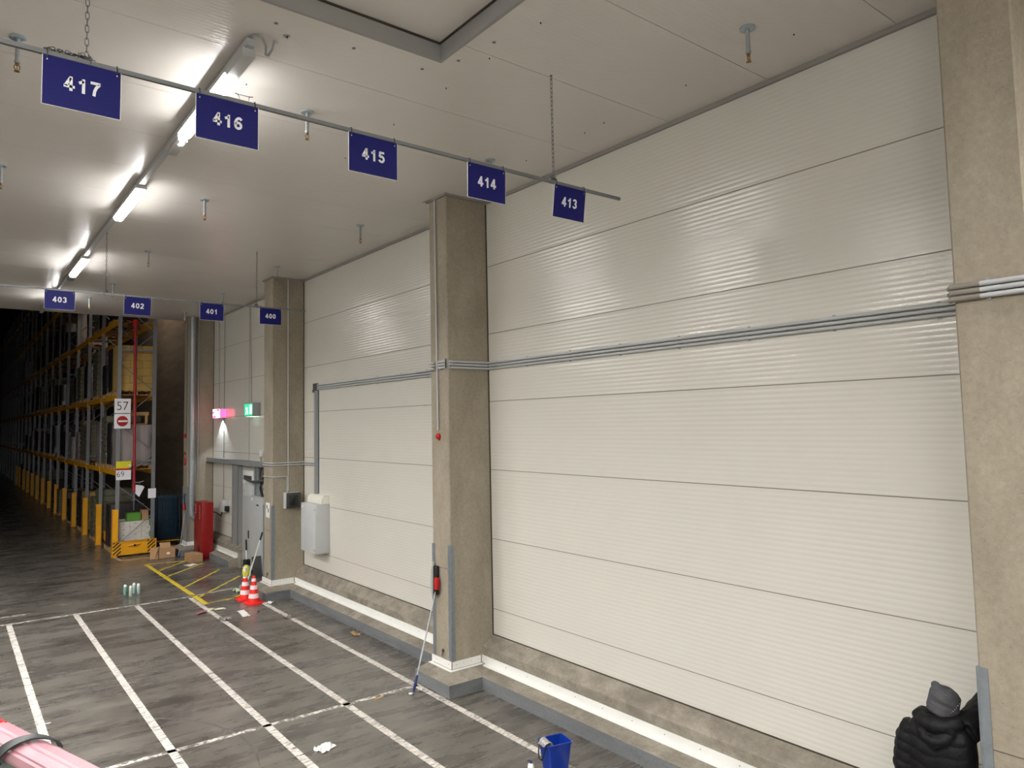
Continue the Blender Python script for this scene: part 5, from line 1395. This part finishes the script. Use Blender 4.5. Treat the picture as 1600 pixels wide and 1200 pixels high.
# ================================================================== THE PERSON
def fuse(bm, voxel, smooth=4):
    me = bpy.data.meshes.new('f'); bmesh.ops.recalc_face_normals(bm, faces=bm.faces[:]); bm.to_mesh(me); bm.free()
    ob = bpy.data.objects.new('f', me); COL.objects.link(ob)
    m = ob.modifiers.new('r', 'REMESH'); m.mode = 'VOXEL'; m.voxel_size = voxel
    if smooth: s_ = ob.modifiers.new('s', 'SMOOTH'); s_.iterations = smooth; s_.factor = 0.6
    dg = bpy.context.evaluated_depsgraph_get(); dg.update()
    me2 = bpy.data.meshes.new_from_object(ob.evaluated_get(dg)); b2 = bmesh.new(); b2.from_mesh(me2)
    bpy.data.objects.remove(ob); bpy.data.meshes.remove(me); bpy.data.meshes.remove(me2)
    for f in b2.faces: f.smooth = True
    return b2
def loft(bm, secs, n=32, p=2.3):
    """secs: (cx, cy, z, rx, ry) super-ellipse cross sections"""
    R = []
    for cx_, cy_, z, rx, ry_ in secs:
        v = []
        for k in range(n):
            a = 2*PI*k/n; c, s_ = math.cos(a), math.sin(a)
            v.append(bm.verts.new((cx_+rx*math.copysign(abs(c)**(2/p), c), cy_+ry_*math.copysign(abs(s_)**(2/p), s_), z)))
        R.append(v)
    for a, b in zip(R[:-1], R[1:]): bridge(bm, a, b)
    bm.faces.new(R[0][::-1]); bm.faces.new(R[-1])
def limb(bm, pts, rs, n=14): tube(bm, pts, 0, n, rs=rs)
P_ = (5.435, 2.135, 0.0); FA = math.radians(6)
person = thing('person', P_, 'person in black puffer jacket and grey beanie, seen from behind, one arm raised', 'person', rz=FA)
# local frame: +x ahead (towards the wall), +y to the person's left
sh = {1: Vector((-0.01, 0.165, 1.29)), -1: Vector((0.0, -0.160, 1.335))}
elb = {1: Vector((-0.035, 0.205, 1.02)), -1: Vector((0.255, -0.195, 1.415))}
wri = {1: Vector((0.05, 0.225, 0.785)), -1: Vector((0.435, -0.235, 1.535))}
bm = B()
loft(bm, [(0,0,0.76,0.09,0.13), (0,0,0.83,0.10,0.155), (0,0,0.95,0.085,0.13), (0,0,1.08,0.095,0.14), (0,0,1.20,0.10,0.16), (0,0,1.28,0.07,0.13), (0.0,0,1.325,0.045,0.06)])
limb(bm, [(0,0,1.28), (0.01,0,1.34), (0.02,-0.005,1.40)], [0.06, 0.05, 0.052])
for s_ in (1, -1):
    limb(bm, [sh[s_]*1.0, sh[s_].lerp(elb[s_], 0.5), elb[s_], elb[s_].lerp(wri[s_], 0.35), wri[s_]], [0.05, 0.043, 0.035, 0.036, 0.024])
    limb(bm, [(0, s_*0.085, 0.82), (0.01, s_*0.09, 0.62), (0.015, s_*0.09, 0.44), (0.0, s_*0.09, 0.32), (-0.01, s_*0.09, 0.09)], [0.085, 0.07, 0.05, 0.052, 0.034])
    limb(bm, [(-0.03, s_*0.09, 0.05), (0.06, s_*0.092, 0.045), (0.14, s_*0.096, 0.03)], [0.035, 0.034, 0.022])
    # hand: palm, four unequal bent fingers, a thumb from the side
    w = wri[s_]; d = (w-elb[s_]).normalized()
    side = Vector((0, 0, 1)) if s_ < 0 else Vector((1, 0, 0)); side = (side-d*side.dot(d)).normalized(); nrm = d.cross(side).normalized()
    if s_ > 0: inn = -nrm if nrm.y > 0 else nrm      # palm faces the thigh
    else: inn = nrm if nrm.y < 0 else -nrm           # palm against the pillar
    pal = w+d*0.05
    for q in (-0.022, -0.007, 0.008, 0.023): limb(bm, [w+side*q*0.6, w+d*0.045+side*q, w+d*0.085+side*q], [0.016, 0.0145, 0.0115], 10)
    for q, Lf in ((0.026, 0.066), (0.009, 0.076), (-0.009, 0.070), (-0.026, 0.055)):
        b0 = w+d*0.082+side*q; b1 = b0+(d*0.5+side*q*1.5).normalized()*0*0+d*Lf*0.45+inn*0.004+side*q*0.15; b2 = b1+(d*0.8+inn*0.55).normalized()*Lf*0.32; b3 = b2+(d*0.6+inn*0.8).normalized()*Lf*0.25
        limb(bm, [b0, b1, b2, b3], [0.0092, 0.0086, 0.0078, 0.0062], 8)
    t0 = w+d*0.02+side*0.022; limb(bm, [t0, t0+(d*0.6+side*0.8).normalized()*0.035+inn*0.004, t0+(d*0.9+side*0.75).normalized()*0.062+inn*0.010], [0.0125, 0.010, 0.0075], 8)
# head, slightly turned and tilted to the right, with a face
HD_ = Vector((0.035, -0.020, 1.452)); hrot = Matrix.Rotation(math.radians(-16), 3, 'Z') @ Matrix.Rotation(math.radians(14), 3, 'X') @ Matrix.Rotation(math.radians(8), 3, 'Y')
hb = B(); bmesh.ops.create_uvsphere(hb, u_segments=32, v_segments=24, radius=1.0)
for v in hb.verts:
    x, y, z = v.co; k = 1.0-0.22*max(0, -z)*(1 if True else 0)
    v.co = Vector((x*0.092*(1-0.12*max(0, -z)) + (0.006 if x > 0 and z < 0 else 0), y*0.074*k, z*0.108))
tube(hb, [(0.085,0,0.02), (0.104,0,-0.012), (0.108,0,-0.022), (0.09,0,-0.034)], 0, 8, rs=[0.008, 0.012, 0.014, 0.008])
for s_ in (1, -1): tube(hb, [(-0.002, s_*0.066, -0.03), (-0.008, s_*0.078, -0.008), (-0.008, s_*0.080, 0.010), (0.0, s_*0.068, 0.022)], 0, 8, rs=[0.008, 0.011, 0.012, 0.007])
tube(hb, [(0.082, -0.022, -0.055), (0.088, 0, -0.056), (0.082, 0.022, -0.055)], 0, 8, rs=[0.005, 0.008, 0.005])
me = bpy.data.meshes.new('h'); bmesh.ops.transform(hb, matrix=Matrix.Translation(HD_) @ hrot.to_4x4(), verts=hb.verts[:]); hb.to_mesh(me); hb.free(); bm.from_mesh(me); bpy.data.meshes.remove(me)
SKIN = mat('skin', (190, 146, 122), rough=0.55)
bm = fuse(bm, 0.0052, 2); link('body', bm, SKIN, person, local=True)
bm = B()
for s_ in (1, -1):
    c = HD_+hrot @ Vector((0.080, s_*0.029, 0.004)); bmesh.ops.create_uvsphere(bm, u_segments=12, v_segments=8, radius=0.011, matrix=Matrix.Translation(c))
link('eyes', bm, mat('eye_dark', (50, 40, 36), rough=0.2), person, local=True)
# trousers and shoes
bm = B()
loft(bm, [(0,0,0.72,0.10,0.15), (0,0,0.82,0.115,0.168), (0,0,0.92,0.10,0.15)])
for s_ in (1, -1): limb(bm, [(0, s_*0.085, 0.82), (0.01, s_*0.092, 0.62), (0.018, s_*0.094, 0.44), (0.0, s_*0.094, 0.30), (-0.008, s_*0.094, 0.075)], [0.105, 0.092, 0.072, 0.068, 0.058])
link('trousers', fuse(bm, 0.009, 6), mat('dark_jeans', (38, 40, 48), rough=0.85), person, local=True)
for s_ in (1, -1):
    bm = B(); limb(bm, [(-0.055, s_*0.092, 0.045), (0.0, s_*0.092, 0.052), (0.07, s_*0.094, 0.045), (0.145, s_*0.098, 0.036)], [0.040, 0.046, 0.044, 0.034]); limb(bm, [(-0.015, s_*0.092, 0.05), (-0.012, s_*0.092, 0.11)], [0.044, 0.046])
    bm = fuse(bm, 0.006, 3)
    for v in bm.verts: v.co.z = max(v.co.z, 0.002)
    link('shoe', bm, mat('shoe_black', (26, 26, 28), rough=0.6), person, local=True)
# quilted jacket with hood
bm = B()
loft(bm, [(0,0,0.70,0.135,0.190), (0,0,0.80,0.150,0.205), (0,0,0.95,0.150,0.198), (-0.005,0,1.08,0.152,0.200), (-0.008,0,1.18,0.150,0.205), (-0.008,0,1.28,0.136,0.194), (-0.004,0,1.335,0.118,0.165), (0.0,0,1.375,0.102,0.125), (0.008,0,1.41,0.090,0.094)])
for s_ in (1, -1):
    e0 = elb[s_]; w0 = wri[s_].lerp(e0, 0.02)
    limb(bm, [sh[s_]+Vector((0, -s_*0.03, -0.01)), sh[s_].lerp(e0, 0.4), e0, e0.lerp(w0, 0.5), w0], [0.094, 0.092, 0.086, 0.072, 0.052], 18)
# hood lying on the back
limb(bm, [(0.04, 0.108, 1.385), (-0.05, 0.112, 1.375), (-0.108, 0.058, 1.36), (-0.122, 0.0, 1.352), (-0.108, -0.058, 1.36), (-0.05, -0.112, 1.375), (0.04, -0.108, 1.385)], [0.030, 0.042, 0.050, 0.054, 0.050, 0.042, 0.030], 14)
limb(bm, [(-0.108, 0.095, 1.34), (-0.138, 0.05, 1.275), (-0.146, 0.0, 1.25), (-0.138, -0.05, 1.275), (-0.108, -0.095, 1.34)], [0.030, 0.036, 0.040, 0.036, 0.030], 14)
bm = fuse(bm, 0.0075, 5)
bm.normal_update()
def seg_t(p, a, b):
    ab = b-a; u = max(0, min(1, (p-a).dot(ab)/ab.length_squared)); return u, (p-(a+ab*u)).length
rnd = random.Random(8)
disp = []
for v in bm.verts:
    p = v.co; best = None
    for s_ in (1, -1):
        u1, d1 = seg_t(p, sh[s_]+Vector((0, s_*0.01, 0)), elb[s_]); u2, d2 = seg_t(p, elb[s_], wri[s_])
        l1 = (elb[s_]-sh[s_]).length; l2 = (wri[s_]-elb[s_]).length
        q = (d1, u1*l1) if d1 < d2 else (d2, l1+u2*l2)
        if best is None or q[0] < best[0]: best = q
    tors = abs(p.y) < 0.165 or p.z > 1.30
    if tors and best[0] > 0.06:
        ph = (p.z+0.010*math.sin(p.y*14+1.0)+0.006*math.sin(p.y*37))/0.078
    else: ph = best[1]/0.066+0.2
    if p.z > 1.33 and best[0] > 0.07: a = 0.002
    else: a = 0.0062
    w_ = abs(math.sin(PI*ph))**0.55
    wr = math.sin(p.x*61+p.z*23)*math.sin(p.y*53+p.z*31)*0.0014+math.sin(p.y*110+p.x*70)*0.0010
    disp.append(v.normal*((w_-0.65)*a+wr))
for v, d in zip(bm.verts, disp): v.co += d
link('jacket', bm, mat('jacket_black', (11, 11, 13), rough=0.6, bump=0.2, bscale=70, spec=0.25), person, local=True)
# beanie: slouchy top leaning back-left, folded rim
bm = B()
def bring(z, r, c, sq=1.0, n=40):
    v = []
    for k in range(n):
        a = 2*PI*k/n; v.append(bm.verts.new(HD_+hrot @ Vector((c[0]+math.cos(a)*r*1.14, c[1]+math.sin(a)*r*sq, z))))
    return v
secs = [(-0.052, 0.084, (-0.012, 0)), (-0.056, 0.091, (-0.012, 0)), (-0.02, 0.096, (-0.010, 0)), (0.010, 0.095, (-0.010, 0)), (0.014, 0.090, (-0.010, 0)), (0.045, 0.094, (-0.014, 0.002)), (0.075, 0.090, (-0.018, 0.006)), (0.098, 0.078, (-0.022, 0.010)), (0.112, 0.060, (-0.026, 0.014)), (0.119, 0.036, (-0.028, 0.018)), (0.121, 0.012, (-0.028, 0.018))]
R = [bring(z, r, c, 0.97) for z, r, c in secs]
for a, b in zip(R[:-1], R[1:]): bridge(bm, a, b)
bm.faces.new(R[0][::-1]); bm.faces.new(R[-1])
tube(bm, [HD_+hrot @ Vector((-0.045, 0.052, 0.088)), HD_+hrot @ Vector((-0.052, 0.068, 0.114)), HD_+hrot @ Vector((-0.058, 0.078, 0.122))], 0, 14, rs=[0.034, 0.026, 0.014])
bm = fuse(bm, 0.006, 3); bm.normal_update()
for v in bm.verts:
    l = hrot.inverted() @ (v.co-HD_); a = math.atan2(l.y, l.x)
    v.co += v.normal*(0.0022*math.sin(a*3+l.z*55)+0.0012*math.sin(l.z*140+a*2))
hat = link('beanie', bm, mat('beanie_grey', (70, 70, 73), rough=0.95, bump=0.5, bscale=120), person, local=True)
bm = B()
for k in range(6):
    a = math.radians(-92-5*k); z = 0.062-0.014*k
    c0_ = HD_+hrot @ Vector((-0.012+math.cos(a)*0.104, math.sin(a)*0.091, z)); c1_ = c0_+hrot @ Vector((-0.012, -0.004, 0.006))
    tube(bm, [c0_, c1_], 0.0016, 6)
link('hat_stitching', bm, SIGNW, hat, local=True)
